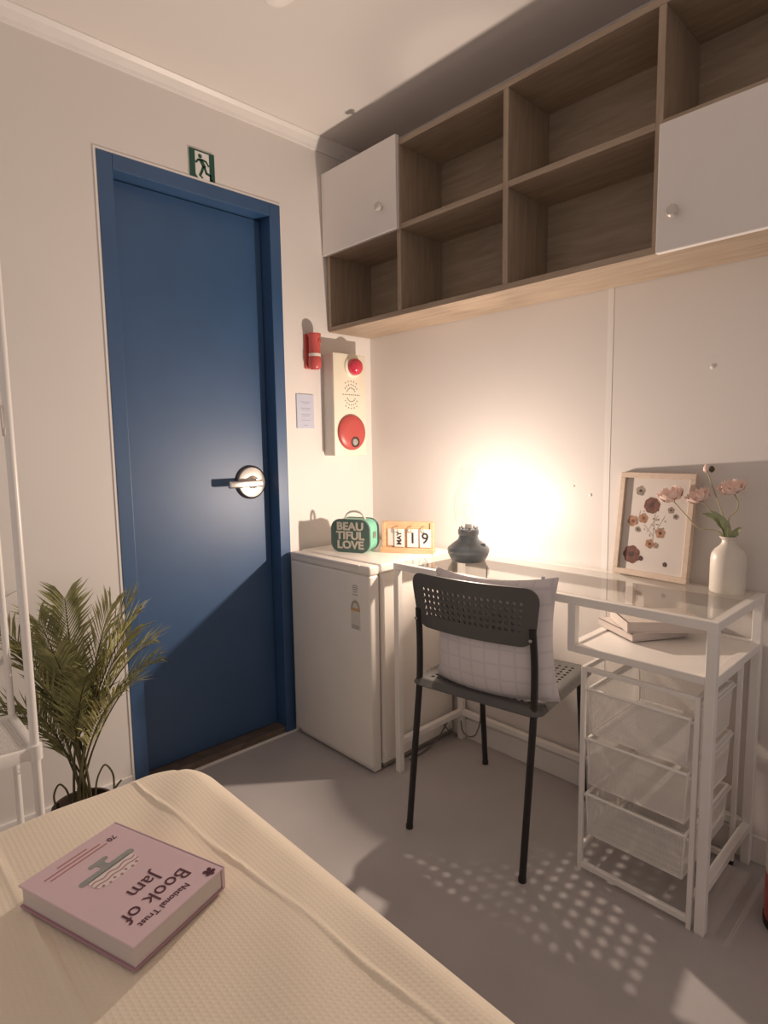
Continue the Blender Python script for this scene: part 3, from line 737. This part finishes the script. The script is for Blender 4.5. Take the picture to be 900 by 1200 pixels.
# ------------------------------------------------------------------ wire drawer unit under the desk
UX0, UX1, UY0, UY1, UZ = 1.190, 1.476, -0.372, -0.056, 0.562
un = thing('drawer_unit', 'white wire drawer tower with mesh drawers under the desk shelf', 'drawer unit', ((UX0+UX1)/2, (UY0+UY1)/2, 0))
RT = 0.0065
def sq(lo, hi): return bx(lo, hi, 0.0015, 1)
P2 = 0.012
for x in (UX0, UX1-P2):
    for y in (UY0, UY1-P2):
        part('post', sq((x, y, 0.012), (x+P2, y+P2, UZ)), 'white', un, world=True)
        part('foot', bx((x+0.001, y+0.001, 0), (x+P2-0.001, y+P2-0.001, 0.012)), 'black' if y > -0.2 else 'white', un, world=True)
for y in (UY0, UY1-P2):
    part('top_rail', sq((UX0+P2, y, UZ-P2), (UX1-P2, y+P2, UZ)), 'white', un, world=True)
    part('bottom_rail', sq((UX0+P2, y, 0.012), (UX1-P2, y+P2, 0.028)), 'white', un, world=True)
for x in (UX0, UX1-P2):
    part('top_rail', sq((x, UY0+P2, UZ-P2), (x+P2, UY1-P2, UZ)), 'white', un, world=True)
    part('bottom_rail', sq((x, UY0+P2, 0.060), (x+P2, UY1-P2, 0.072)), 'white', un, world=True)
part('top_cross_rail', sq((UX0+0.075, UY0+P2, UZ-P2), (UX0+0.087, UY1-P2, UZ)), 'white', un, world=True)
def wire_grid(b, o, u_, v_, nu, nv, wt=0.0009):
    """crossed thin strips over the quad o..o+u..o+v (both directions)"""
    o, u_, v_ = Vector(o), Vector(u_), Vector(v_); n_ = u_.cross(v_).normalized()*wt*0.5
    for cnt, a, c in ((nu, u_, v_), (nv, v_, u_)):
        w_ = a.normalized()*wt*0.5
        for k in range(cnt+1):
            p = o+a*(k/cnt)
            vs = [b.verts.new(q) for q in (p-w_-n_, p+w_-n_, p+w_+n_, p-w_+n_, p-w_-n_+c, p+w_-n_+c, p+w_+n_+c, p-w_+n_+c)]
            for fidx in ((0, 1, 5, 4), (1, 2, 6, 5), (2, 3, 7, 6), (3, 0, 4, 7)): b.faces.new([vs[q] for q in fidx])
for (z0, z1) in ((0.388, 0.505), (0.250, 0.372), (0.112, 0.222)):
    x0, x1, y0, y1 = UX0+0.021, UX1-0.021, UY0+0.002, UY1-0.014
    tp = 0.006
    for x in (UX0+P2, UX1-P2):
        xr = x if x < 1.3 else x
        part('runner', tube(B(), [(xr+(0.004 if x < 1.3 else -0.004), UY0+0.004, z1-0.006), (xr+(0.004 if x < 1.3 else -0.004), UY1-0.006, z1-0.006)], 0.0035, 8), 'white', un, True, world=True)
    b = B()
    cs = [(x0, y0, z1), (x1, y0, z1), (x1, y1, z1), (x0, y1, z1), (x0, y0, z1)]
    for a, c in zip(cs, cs[1:]): tube(b, [a, c], 0.0042, 8)
    dr = part('drawer', b, 'white', un, True, world=True)
    b = B()
    bs = [(x0+tp, y0+0.006, z0), (x1-tp, y0+0.006, z0), (x1-tp, y1-tp, z0), (x0+tp, y1-tp, z0)]
    for a, c in zip(bs, bs[1:]+bs[:1]): tube(b, [a, c], 0.0025, 6)
    for a, c in zip(cs[:4], bs): tube(b, [a, c], 0.0025, 6)
    part('drawer_wire', b, 'white', dr, True, world=True)
    b = B()
    V = lambda p: Vector(p)
    def quad(p00, p10, p01, nu, nv): wire_grid(b, p00, V(p10)-V(p00), V(p01)-V(p00), nu, nv)
    quad((x0+tp*0.5, y0+0.003, z0), (x1-tp*0.5, y0+0.003, z0), (x0+tp*0.5, y0+0.001, z1), 74, 34)
    quad((x0+tp*0.5, y1-tp*0.5, z0), (x1-tp*0.5, y1-tp*0.5, z0), (x0+tp*0.5, y1-tp*0.5, z1), 50, 24)
    quad((x0+tp, y0+0.003, z0), (x0+tp, y1-tp, z0), (x0, y0+0.003, z1), 66, 30)
    quad((x1-tp, y0+0.003, z0), (x1-tp, y1-tp, z0), (x1, y0+0.003, z1), 66, 30)
    quad((x0+tp, y0+0.003, z0), (x1-tp, y0+0.003, z0), (x0+tp, y1-tp, z0), 50, 50)
    part('mesh_basket', b, 'white', dr, world=True, kind='stuff')

# ------------------------------------------------------------------ cables behind the desk
cb = thing('power_cable', 'thin grey power cable looping down behind the desk leg', 'cable', (0.60, -0.020, 0.05))
part('cord', tube(B(), rounded_path([(0.650, -0.046, 0.70), (0.628, -0.046, 0.30), (0.622, -0.046, 0.10), (0.600, -0.048, 0.045), (0.570, -0.050, 0.030), (0.540, -0.052, 0.045), (0.535, -0.052, 0.085)], 0.04, 6), 0.0025, 8), 'cable', cb, True, world=True)
cb2 = thing('fridge_cord', 'dark cord lying on the floor along the refrigerator side', 'cable', (0.49, -0.12, 0.0))
part('cord', tube(B(), rounded_path([(0.492, -0.29, 0.004), (0.490, -0.20, 0.004), (0.492, -0.13, 0.030), (0.494, -0.075, 0.085), (0.490, -0.045, 0.10)], 0.05, 6), 0.0028, 8), 'cable', cb2, True, world=True)
part('second_strand', tube(B(), rounded_path([(0.490, -0.11, 0.085), (0.493, -0.08, 0.045), (0.494, -0.05, 0.015), (0.500, -0.03, 0.004)], 0.03, 6), 0.0024, 8), 'cable', cb2, True, world=True)

# ------------------------------------------------------------------ things on the door wall
es = thing('exit_sign', 'green running-man exit sign above the blue door', 'sign', (0.0, -0.742, 2.064))
SWD, SHT = 0.090, 0.088
part('plate', bx((0.0, -SWD/2, -SHT/2), (0.003, SWD/2, SHT/2)), 'signwhite', es)
def pic(pts, th=0.0008, mat='green'): return part('pictogram', prism(B(), [(x*SWD/100-SWD/2, y*SHT/100-SHT/2) for x, y in pts], (0.003, 0, 0), (0, 1, 0), (0, 0, 1), th), mat, es)
def stroke(pts, wd):
    b = B()
    for (x0, y0), (x1, y1) in zip(pts, pts[1:]):
        d = Vector((x1-x0, y1-y0)); d.normalize(); n_ = Vector((-d.y, d.x))*wd/2
        q = [(x0-n_.x-d.x*wd*.2, y0-n_.y-d.y*wd*.2), (x1-n_.x+d.x*wd*.2, y1-n_.y+d.y*wd*.2), (x1+n_.x+d.x*wd*.2, y1+n_.y+d.y*wd*.2), (x0+n_.x-d.x*wd*.2, y0+n_.y-d.y*wd*.2)]
        prism(b, [(x*SWD/100-SWD/2, y*SHT/100-SHT/2) for x, y in q], (0.003, 0, 0), (0, 1, 0), (0, 0, 1), 0.0008)
    part('pictogram', b, 'green', es)
pic([(0, 0), (23, 0), (23, 100), (0, 100)]); pic([(79, 0), (100, 0), (100, 100), (79, 100)]); pic([(23, 95), (79, 95), (79, 100), (23, 100)])
pic(disc(7.5, 14, 43, 80)); pic([(79, 0), (79, 24), (90, 0)]); pic([(23, 0), (23, 12), (33, 0)])
stroke([(46, 66), (58, 46)], 15); stroke([(50, 68), (36, 66), (26, 54)], 7); stroke([(52, 68), (66, 66), (76, 52)], 7)
stroke([(55, 46), (48, 26), (40, 10)], 9); stroke([(59, 46), (66, 24), (84, 20)], 9); stroke([(42, 9), (50, 4)], 6)

fl = thing('emergency_torch', 'red emergency torch in its holder on the wall beside the door', 'flashlight', (0.0, -0.320, 1.500))
part('holder_plate', bx((0, -0.028, -0.066), (0.010, 0.026, 0.066), 0.004), 'red', fl, True)
part('torch_body', lathe(B(), [(0, -0.066), (0.021, -0.066), (0.0255, -0.058), (0.0255, -0.030), (0.0225, -0.022), (0.0225, 0.050), (0.0255, 0.056), (0.0255, 0.066), (0, 0.067)], 28, (0.032, 0, 0)), 'red', fl, True)
part('grey_band', lathe(B(), [(0.0233, -0.021), (0.0233, -0.010)], 28, (0.032, 0, 0)), 'alarms', fl, True)
part('switch', bx((0.048, 0.002, 0.030), (0.057, 0.014, 0.044), 0.002), 'red', fl)
part('end_cap', lathe(B(), [(0.016, -0.064), (0.016, -0.070), (0, -0.071)], 20, (0.032, 0, 0)), 'redb', fl, True)

nc = thing('notice_card', 'small pale blue printed notice on the wall under the red torch', 'notice', (0.0, -0.351, 1.271))
part('plate', bx((0, -0.041, -0.066), (0.005, 0.041, 0.066), 0.001, 1), 'card', nc)
b = B()
for z, w0 in ((0.036, 0.022), (0.030, 0.012), (0.012, 0.024), (0.006, 0.020), (-0.012, 0.022), (-0.018, 0.016), (-0.034, 0.020), (-0.054, 0.010)):
    part('printed_line', bx((0.0048, -w0, z-0.0012), (0.0055, w0, z+0.0012)), 'ink', nc)

AX, AY0, AY1, AZ0, AZ1 = 0.072, -0.262, -0.093, 1.095, 1.498
al = thing('fire_alarm_box', 'tall cream fire alarm box with red beacon and red call button', 'fire alarm', (0.0, (AY0+AY1)/2, (AZ0+AZ1)/2))
part('housing', bx((0.0, AY0+0.004, AZ0+0.002), (AX-0.012, AY1-0.004, AZ1-0.002), 0.002), 'alarms', al, world=True)
fp = part('front_panel', bx((AX-0.012, AY0, AZ0), (AX, AY1, AZ1), 0.004, 2), 'alarm', al, True, world=True)
YC = (AY0+AY1)/2+0.004
bc = part('beacon', lathe(B(), [(0.033, 0.008), (0.033, 0.020), (0.030, 0.030), (0.020, 0.040), (0.0, 0.045)], 28, (AX, YC+0.010, 1.447), axis='X'), 'redb', al, True, world=True)
part('beacon_ring', lathe(B(), [(0.042, 0.0), (0.042, 0.006), (0.036, 0.010), (0.0, 0.010)], 32, (AX, YC+0.010, 1.447), axis='X'), 'alarm', bc, True, world=True)
b = B()
def dot(y, z, r=0.0024): lathe(b, [(r, 0.0002), (r, 0.0008), (0, 0.0008)], 8, (AX, y, z), axis='X')
zc = 1.338
for k in range(-4, 5): dot(YC+k*0.0105, zc)
for sgn in (1, -1):
    for rr_, n_, sp_ in ((0.022, 7, 1.15), (0.036, 7, 1.0), (0.050, 5, 0.6)):
        for k in range(n_):
            a = (-1+2*k/(n_-1))*sp_
            dot(YC+rr_*1.0*math.sin(a), zc+sgn*(0.006+rr_*math.cos(a)*0.95))
part('speaker_holes', b, 'dark', fp, world=True, kind='stuff')
cbn = part('call_button', lathe(B(), [(0.070, 0.0), (0.070, 0.008), (0.065, 0.013), (0.042, 0.016), (0, 0.017)], 44, (AX, YC-0.004, 1.188), axis='X'), 'red', al, True, world=True)
part('button_window', lathe(B(), [(0.021, 0.014), (0.021, 0.0185), (0, 0.0185)], 24, (AX, YC+0.004, 1.150), axis='X'), 'dark', cbn, True, world=True)
part('button_lens', lathe(B(), [(0.015, 0.0185), (0.012, 0.022), (0, 0.023)], 24, (AX, YC+0.001, 1.150), axis='X'), 'chrome', cbn, True, world=True)

# ------------------------------------------------------------------ bed
BX0, BX1, BY0, BY1, BZ = 0.764, 2.75, -2.28, -1.224, 0.503
bd_ = thing('bed', 'single bed under a cream waffle cotton cover', 'bed', ((BX0+BX1)/2, (BY0+BY1)/2, 0))
def bed_bm():
    b = B(); nx, ny, nz = 130, 280, 16
    h = Vector(((BX1-BX0)/2, (BY1-BY0)/2, 0.15)); c = Vector(((BX0+BX1)/2, (BY0+BY1)/2, BZ-0.15)); r = 0.055
    def warp(k, n): # denser near the ends
        t = -1+2*k/n; return t*(0.72+0.28*t*t) if False else math.sin(t*PI/2*0.999)*0.45+t*0.55
    V_ = {}
    def gv(i, j, k):
        key = (i, j, k)
        if key in V_: return V_[key]
        p = Vector((warp(i, nx)*h.x, warp(j, ny)*h.y, warp(k, nz)*h.z))
        q = Vector([max(-(h[a]-r), min(h[a]-r, p[a])) for a in range(3)])
        d = p-q
        if d.length > 1e-9:
            q2 = q+d.normalized()*r*(max(abs(d.x), abs(d.y), abs(d.z))/r)
        else: q2 = p
        rx, ry = corner_round(q2.x, q2.y, h.x, h.y, 0.12)
        wpt = Vector((rx, ry, q2.z))+c
        if k == nz:
            x, y = wpt.x, wpt.y
            dz = 0.0
            def ridge(yc, ht, wd, ph):
                return ht*math.exp(-((y-yc)/wd)**2)*(0.75+0.25*math.sin(x*23+ph))
            yl = -1.364+0.085*max(0, x-0.85)
            dz += ridge(yl, 0.0030, 0.0034, 0.3)
            dz += ridge(-1.600+0.04*(x-0.9), 0.0032, 0.0045, 1.3)
            dz += ridge(-1.88, 0.003, 0.005, 2.3)
            for k_, (a, ph, am, fr_) in enumerate(((1.05, 0.2, 0.0022, 34), (0.85, 1.7, 0.0016, 51), (1.25, 2.9, 0.0018, 22), (-0.5, 0.9, 0.0016, 18))):
                s = (x*math.cos(a)+y*math.sin(a))*fr_+ph
                env = math.exp(-((y-BY1+0.12)/0.22)**2) if k_ < 3 else 1.0
                dz += am*math.sin(s)*env
            edge = min(1.0, (x-BX0)/0.05, (BY1-y)/0.05)
            dz *= max(0.0, min(1.0, edge))
            wpt.z += dz
        V_[key] = b.verts.new(wpt); return V_[key]
    for i in range(nx):
        for j in range(ny):
            for k in (0, nz): b.faces.new([gv(i, j, k), gv(i+1, j, k), gv(i+1, j+1, k), gv(i, j+1, k)])
    for i in range(nx):
        for k in range(nz):
            for j in (0, ny): b.faces.new([gv(i, j, k), gv(i+1, j, k), gv(i+1, j, k+1), gv(i, j, k+1)])
    for j in range(ny):
        for k in range(nz):
            for i in (0, nx): b.faces.new([gv(i, j, k), gv(i, j+1, k), gv(i, j+1, k+1), gv(i, j, k+1)])
    return b
part('mattress_cover', bed_bm(), 'cover', bd_, True, world=True)
part('bed_base', bx((BX0+0.02, BY0+0.02, 0.09), (BX1-0.02, BY1-0.02, 0.204), 0.01), 'bedbase', bd_, world=True)
for x in (BX0+0.09, BX1-0.09):
    for y in (BY0+0.09, BY1-0.09): part('leg', bx((x-0.025, y-0.025, 0), (x+0.025, y+0.025, 0.092), 0.003), 'black', bd_, world=True)

# recipe book on the bed
kA, kB, kC, kD = Vector((0.970, -1.454, 0)), Vector((1.193, -1.379, 0)), Vector((1.230, -1.521, 0)), Vector((1.019, -1.601, 0))
KZ = BZ+0.0045
kx = (kC-kB+kD-kA).normalized(); ky = Vector((-kx.y, kx.x, 0))
kc = (kA+kB+kC+kD)/4; KW, KL, KT = 0.150, 0.228, 0.033
kb = thing('recipe_book', 'thick pink jam recipe book lying on the cream bed cover', 'book', (kc.x, kc.y, KZ), math.atan2(kx.y, kx.x)+math.radians(2.2))
part('back_cover', bx((-KW/2, -KL/2, 0), (KW/2+0.004, KL/2, 0.003), 0.001, 1), 'bookback', kb)
part('page_block', bx((-KW/2+0.004, -KL/2+0.003, 0.003), (KW/2, KL/2-0.003, KT-0.003)), 'bookpage', kb)
part('front_cover', bx((-KW/2, -KL/2, KT-0.003), (KW/2+0.004, KL/2, KT), 0.001, 1), 'bookp', kb)
part('spine', bx((-KW/2-0.002, -KL/2, 0), (-KW/2+0.003, KL/2, KT), 0.001, 1), 'bookp', kb)
zt = KT+0.0003
def btext(s, size, x, y, mat='plum', bold=0.0, al_='CENTER', sx=1.0): text('lettering', s, size, mat, kb, (x, y, zt), (1, 0, 0), (0, 1, 0), bold=bold, ext=0.0003, align=al_, sx=sx)
btext('National Trust', 0.0135, 0.012, KL/2-0.021)
btext('Book of', 0.032, 0.004, KL/2-0.044, bold=0.0)
btext('Jam', 0.032, 0.000, KL/2-0.074, bold=0.0)
btext('70', 0.014, -0.045, -KL/2+0.030)
for yy, x0, x1 in ((0.034, -0.034, 0.054), (0.026, -0.028, 0.058), (0.018, -0.012, 0.034)):
    part('printed_line', bx((x0, -KL/2+yy-0.0011, KT), (x1, -KL/2+yy+0.0011, KT+0.0005)), 'pinkp', kb)
# oak-leaf emblem in the corner
b = B()
for cx_, cy_, r_ in ((0, 0, 0.0042), (0.005, 0.003, 0.0032), (-0.005, 0.003, 0.0032), (0.004, -0.004, 0.003), (-0.004, -0.004, 0.003), (0, 0.006, 0.0032)):
    prism(b, disc(r_, 10, -0.058+cx_, KL/2-0.012+cy_), (0, 0, KT), (1, 0, 0), (0, 1, 0), 0.0006)
part('emblem', b, 'plum', kb)
# covered dish drawing: lid plate, knob, cake layers
b = B()
prism(b, rrect(0.086, 0.011, 0.005, 4, 0.0, -0.034), (0, 0, KT), (1, 0, 0), (0, 1, 0), 0.0004)
prism(b, rrect(0.030, 0.008, 0.0038, 4, 0.0, -0.054), (0, 0, KT), (1, 0, 0), (0, 1, 0), 0.0004)
prism(b, [(-0.008, -0.052), (0.008, -0.052), (0.005, -0.045), (0.008, -0.037), (-0.008, -0.037), (-0.005, -0.045)], (0, 0, KT), (1, 0, 0), (0, 1, 0), 0.00042)
part('dish_print', b, 'greyp', kb)
part('cake_print', prism(B(), [(-0.034, -0.030), (0.034, -0.030), (0.036, -0.020), (0.033, -0.008), (0.022, -0.002), (-0.022, -0.002), (-0.033, -0.008), (-0.036, -0.020)], (0, 0, KT), (1, 0, 0), (0, 1, 0), 0.0004), 'whitep', kb)
b = B()
for yy, am in ((-0.021, 0.0018), (-0.013, 0.001)):
    up_ = [(-0.035+0.07*i/20, yy+am*math.sin(i*0.95)+0.0009) for i in range(21)]; dn = [(x, y-0.0022) for x, y in up_[::-1]]
    prism(b, dn+up_[::-1][::-1], (0, 0, KT), (1, 0, 0), (0, 1, 0), 0.0006)
for i in range(7): prism(b, disc(0.0022, 8, -0.027+0.009*i, -0.006 + (0.002 if i % 2 else -0.001)), (0, 0, KT), (1, 0, 0), (0, 1, 0), 0.0006)
part('jam_layers', b, 'pinkp', kb)

# ------------------------------------------------------------------ palm in a pot
PB = Vector((0.222, -1.300, 0))
pl = thing('potted_palm', 'bushy artificial areca palm in a dark pot between rack and door', 'plant', PB)
part('pot', lathe(B(), [(0, 0), (0.058, 0), (0.061, 0.006), (0.073, 0.152), (0.077, 0.154), (0.077, 0.168), (0.070, 0.168), (0.068, 0.145), (0, 0.145)], 36, cap=False), 'pot', pl, True)
part('soil', lathe(B(), [(0.0685, 0.150), (0.04, 0.157), (0.0, 0.160)], 28, cap=False), 'soil', pl, True)
TIPS = [((0.255, -1.150, 0.712), 0.34, 0), ((0.360, -1.150, 0.610), 0.34, 1), ((0.300, -1.120, 0.535), 0.26, 0), ((0.100, -1.275, 0.715), 0.34, 0), ((0.100, -1.345, 0.665), 0.32, 0),
        ((0.078, -1.430, 0.66), 0.36, 0), ((0.109, -1.490, 0.46), 0.26, 0), ((0.190, -1.180, 0.690), 0.34, 1), ((0.235, -1.400, 0.560), 0.28, 0), ((0.350, -1.215, 0.500), 0.24, 1), ((0.10, -1.385, 0.42), 0.22, 0), ((0.200, -1.140, 0.60), 0.30, 1), ((0.30, -1.36, 0.62), 0.30, 0), ((0.150, -1.400, 0.600), 0.34, 1), ((0.320, -1.290, 0.560), 0.28, 0), ((0.330, -1.170, 0.680), 0.36, 1), ((0.140, -1.310, 0.560), 0.28, 0)]
for fi, (tip, rise, tone) in enumerate(TIPS):
    rnd = random.Random(100+fi)
    tip = Vector(tip); base = PB+Vector((rnd.uniform(-.022, .022), rnd.uniform(-.022, .022), 0.158))
    top = base.lerp(tip, 0.35); top.z = base.z+rise*0.85
    far = base.lerp(tip, 0.80); far.z = max(tip.z, base.z+rise)+0.05
    pts = bezier(base, base+Vector((0, 0, rise*0.5)), top.lerp(far, 0.5)+Vector((0, 0, 0.02)), tip, 18)
    f_ = part('frond', tube(B(), pts, [0.0038-0.0028*i/18 for i in range(19)], 6), 'palmstem', pl, True, world=True)
    b = B()
    NL = 32
    for k in range(NL):
        t = 0.40+0.60*k/(NL-1); ii = min(17, int(t*18)); fr_ = t*18-ii
        p = pts[ii].lerp(pts[ii+1], fr_); tg = (pts[ii+1]-pts[ii]).normalized()
        side0 = tg.cross(Vector((0, 0, 1)))
        if side0.length < 0.2: side0 = tg.cross(Vector((0.6, -0.6, 0.4)))
        side0.normalize(); upv = side0.cross(tg).normalized()
        for s in (-1, 1):
            ln_ = 0.125*(0.55+0.45*math.sin(PI*(0.15+0.75*(t-0.4)/0.6)))*rnd.uniform(0.85, 1.1)
            d = (tg*0.85+side0*s*0.62+upv*rnd.uniform(0.02, 0.28)).normalized()
            q1 = p+d*ln_*0.5+Vector((0, 0, 0.004)); q2 = p+d*ln_+Vector((0, 0, -0.020*rnd.uniform(0.2, 1)))
            wv = d.cross(upv).normalized()*0.0034
            a0 = b.verts.new(p-wv*0.3); a1 = b.verts.new(p+wv*0.3); m0 = b.verts.new(q1-wv); m1 = b.verts.new(q1+wv); mm = b.verts.new(q1-upv*0.0016); e0 = b.verts.new(q2)
            for fc in ((a0, a1, mm), (a1, m1, mm), (a0, mm, m0), (m0, mm, e0), (mm, m1, e0)): b.faces.new(fc)
    part('leaflets', b, 'palm2' if tone else 'palm', f_, world=True, kind='stuff')
for pp in ([(0.03, 0.02, 0.15), (0.032, 0.03, 0.24), (0.045, 0.050, 0.285), (0.055, 0.068, 0.25), (0.052, 0.065, 0.155)], [(-0.02, -0.02, 0.15), (-0.03, -0.03, 0.21), (-0.02, -0.05, 0.24), (-0.02, -0.066, 0.21), (-0.01, -0.060, 0.155)], [(0.04, 0.04, 0.15), (0.045, 0.06, 0.19), (0.06, 0.085, 0.225)]):
    part('bare_stem', tube(B(), [PB+Vector(p) for p in rounded_path(pp, 0.04, 4)], 0.0026, 6), 'palmstem', pl, True, world=True)

# ------------------------------------------------------------------ white rack at the left
rk = thing('storage_rack', 'white metal storage rack with mesh shelves beside the palm', 'rack', (0.35, -1.70, 0))
RX0, RX1, RY0, RY1 = 0.235, 0.452, -2.10, -1.450
for x in (RX0, RX1):
    for y in (RY0, RY1):
        ps = part('post', tube(B(), [(x, y, 0.0), (x, y, 1.90)], 0.0095 if x == RX1 else 0.008, 14), 'white', rk, True, world=True)
        part('post_cap', lathe(B(), [(0.011, 1.895), (0.011, 1.91), (0, 1.914)], 14, (x, y, 0)), 'white', ps, True, world=True)
for z in (0.15, 0.464):
    b = B()
    for y in (RY0, RY1): box(b, (RX0-0.01, y-0.009, z-0.018), (RX1+0.01, y+0.009, z+0.012), 0.003)
    for x in (RX0, RX1): box(b, (x-0.009, RY0-0.01, z-0.018), (x+0.009, RY1+0.01, z+0.012), 0.003)
    fm = part('shelf', b, 'white', rk, True, world=True)
    b = B(); wire_grid(b, (RX0, RY0, z+0.004), (RX1-RX0, 0, 0), (0, RY1-RY0, 0), 32, 110, 0.0018)
    part('shelf_mesh', b, 'white', fm, world=True, kind='stuff')
    for y in (RY0, RY1):
        part('corner_clip', lathe(B(), [(0.0095, z-0.022), (0.0145, z-0.020), (0.0145, z+0.014), (0.0095, z+0.016)], 16, (RX1, y, 0)), 'white', fm, True, world=True)
for z in (1.218, 1.85):
    for y in (RY0, RY1): part('side_bar', tube(B(), [(RX0, y, z), (RX1, y, z)], 0.006, 10), 'white', rk, True, world=True)
part('hanging_rail', tube(B(), [((RX0+RX1)/2, RY0, 1.85), ((RX0+RX1)/2, RY1, 1.85)], 0.008, 12), 'white', rk, True, world=True)
part('front_bar', tube(B(), [(RX1, RY0, 1.218), (RX1, RY1, 1.218)], 0.005, 10), 'white', rk, True, world=True)
hk = thing('rack_hook', 'small white hook hanging on the rack bar', 'hook', (RX1, -1.463, 1.218))
part('hook_wire', tube(B(), rounded_path([(0, 0, 0.008), (0.008, 0, 0.004), (0.009, 0, -0.03), (0.012, 0, -0.055), (0.024, 0, -0.055), (0.026, 0, -0.040)], 0.01, 4), 0.0022, 8), 'alarms', hk, True)

# ------------------------------------------------------------------ fire extinguisher at the right end of the desk
fe = thing('fire_extinguisher', 'red fire extinguisher standing on the floor past the desk', 'fire extinguisher', (1.6480, -0.194, 0))
part('cylinder', lathe(B(), [(0, 0.002), (0.058, 0.002), (0.066, 0.010), (0.068, 0.020), (0.068, 0.300), (0.060, 0.335), (0.035, 0.362), (0.020, 0.372), (0.020, 0.385), (0, 0.385)], 40), 'red', fe, True)
part('base_skirt', lathe(B(), [(0.060, 0.0), (0.0685, 0.0), (0.0695, 0.018), (0.060, 0.018)], 40, cap=False), 'black', fe, True)
vv = part('valve', lathe(B(), [(0.018, 0.384), (0.018, 0.410), (0.012, 0.414), (0.012, 0.428), (0, 0.428)], 20), 'steel', fe, True)
part('lever', bx((-0.012, -0.020, 0.430), (0.012, 0.090, 0.438), 0.002), 'black', vv)
part('carry_handle', bx((-0.012, -0.012, 0.406), (0.012, 0.085, 0.413), 0.002), 'black', vv)
part('hose', tube(B(), rounded_path([(0.018, 0, 0.400), (0.075, 0, 0.395), (0.092, 0, 0.330), (0.084, 0, 0.120)], 0.04, 6), 0.009, 10), 'black', fe, True)
part('label_wrap', lathe(B(), [(0.0685, 0.130), (0.0685, 0.250)], 40, cap=False), 'labelw', fe, True)
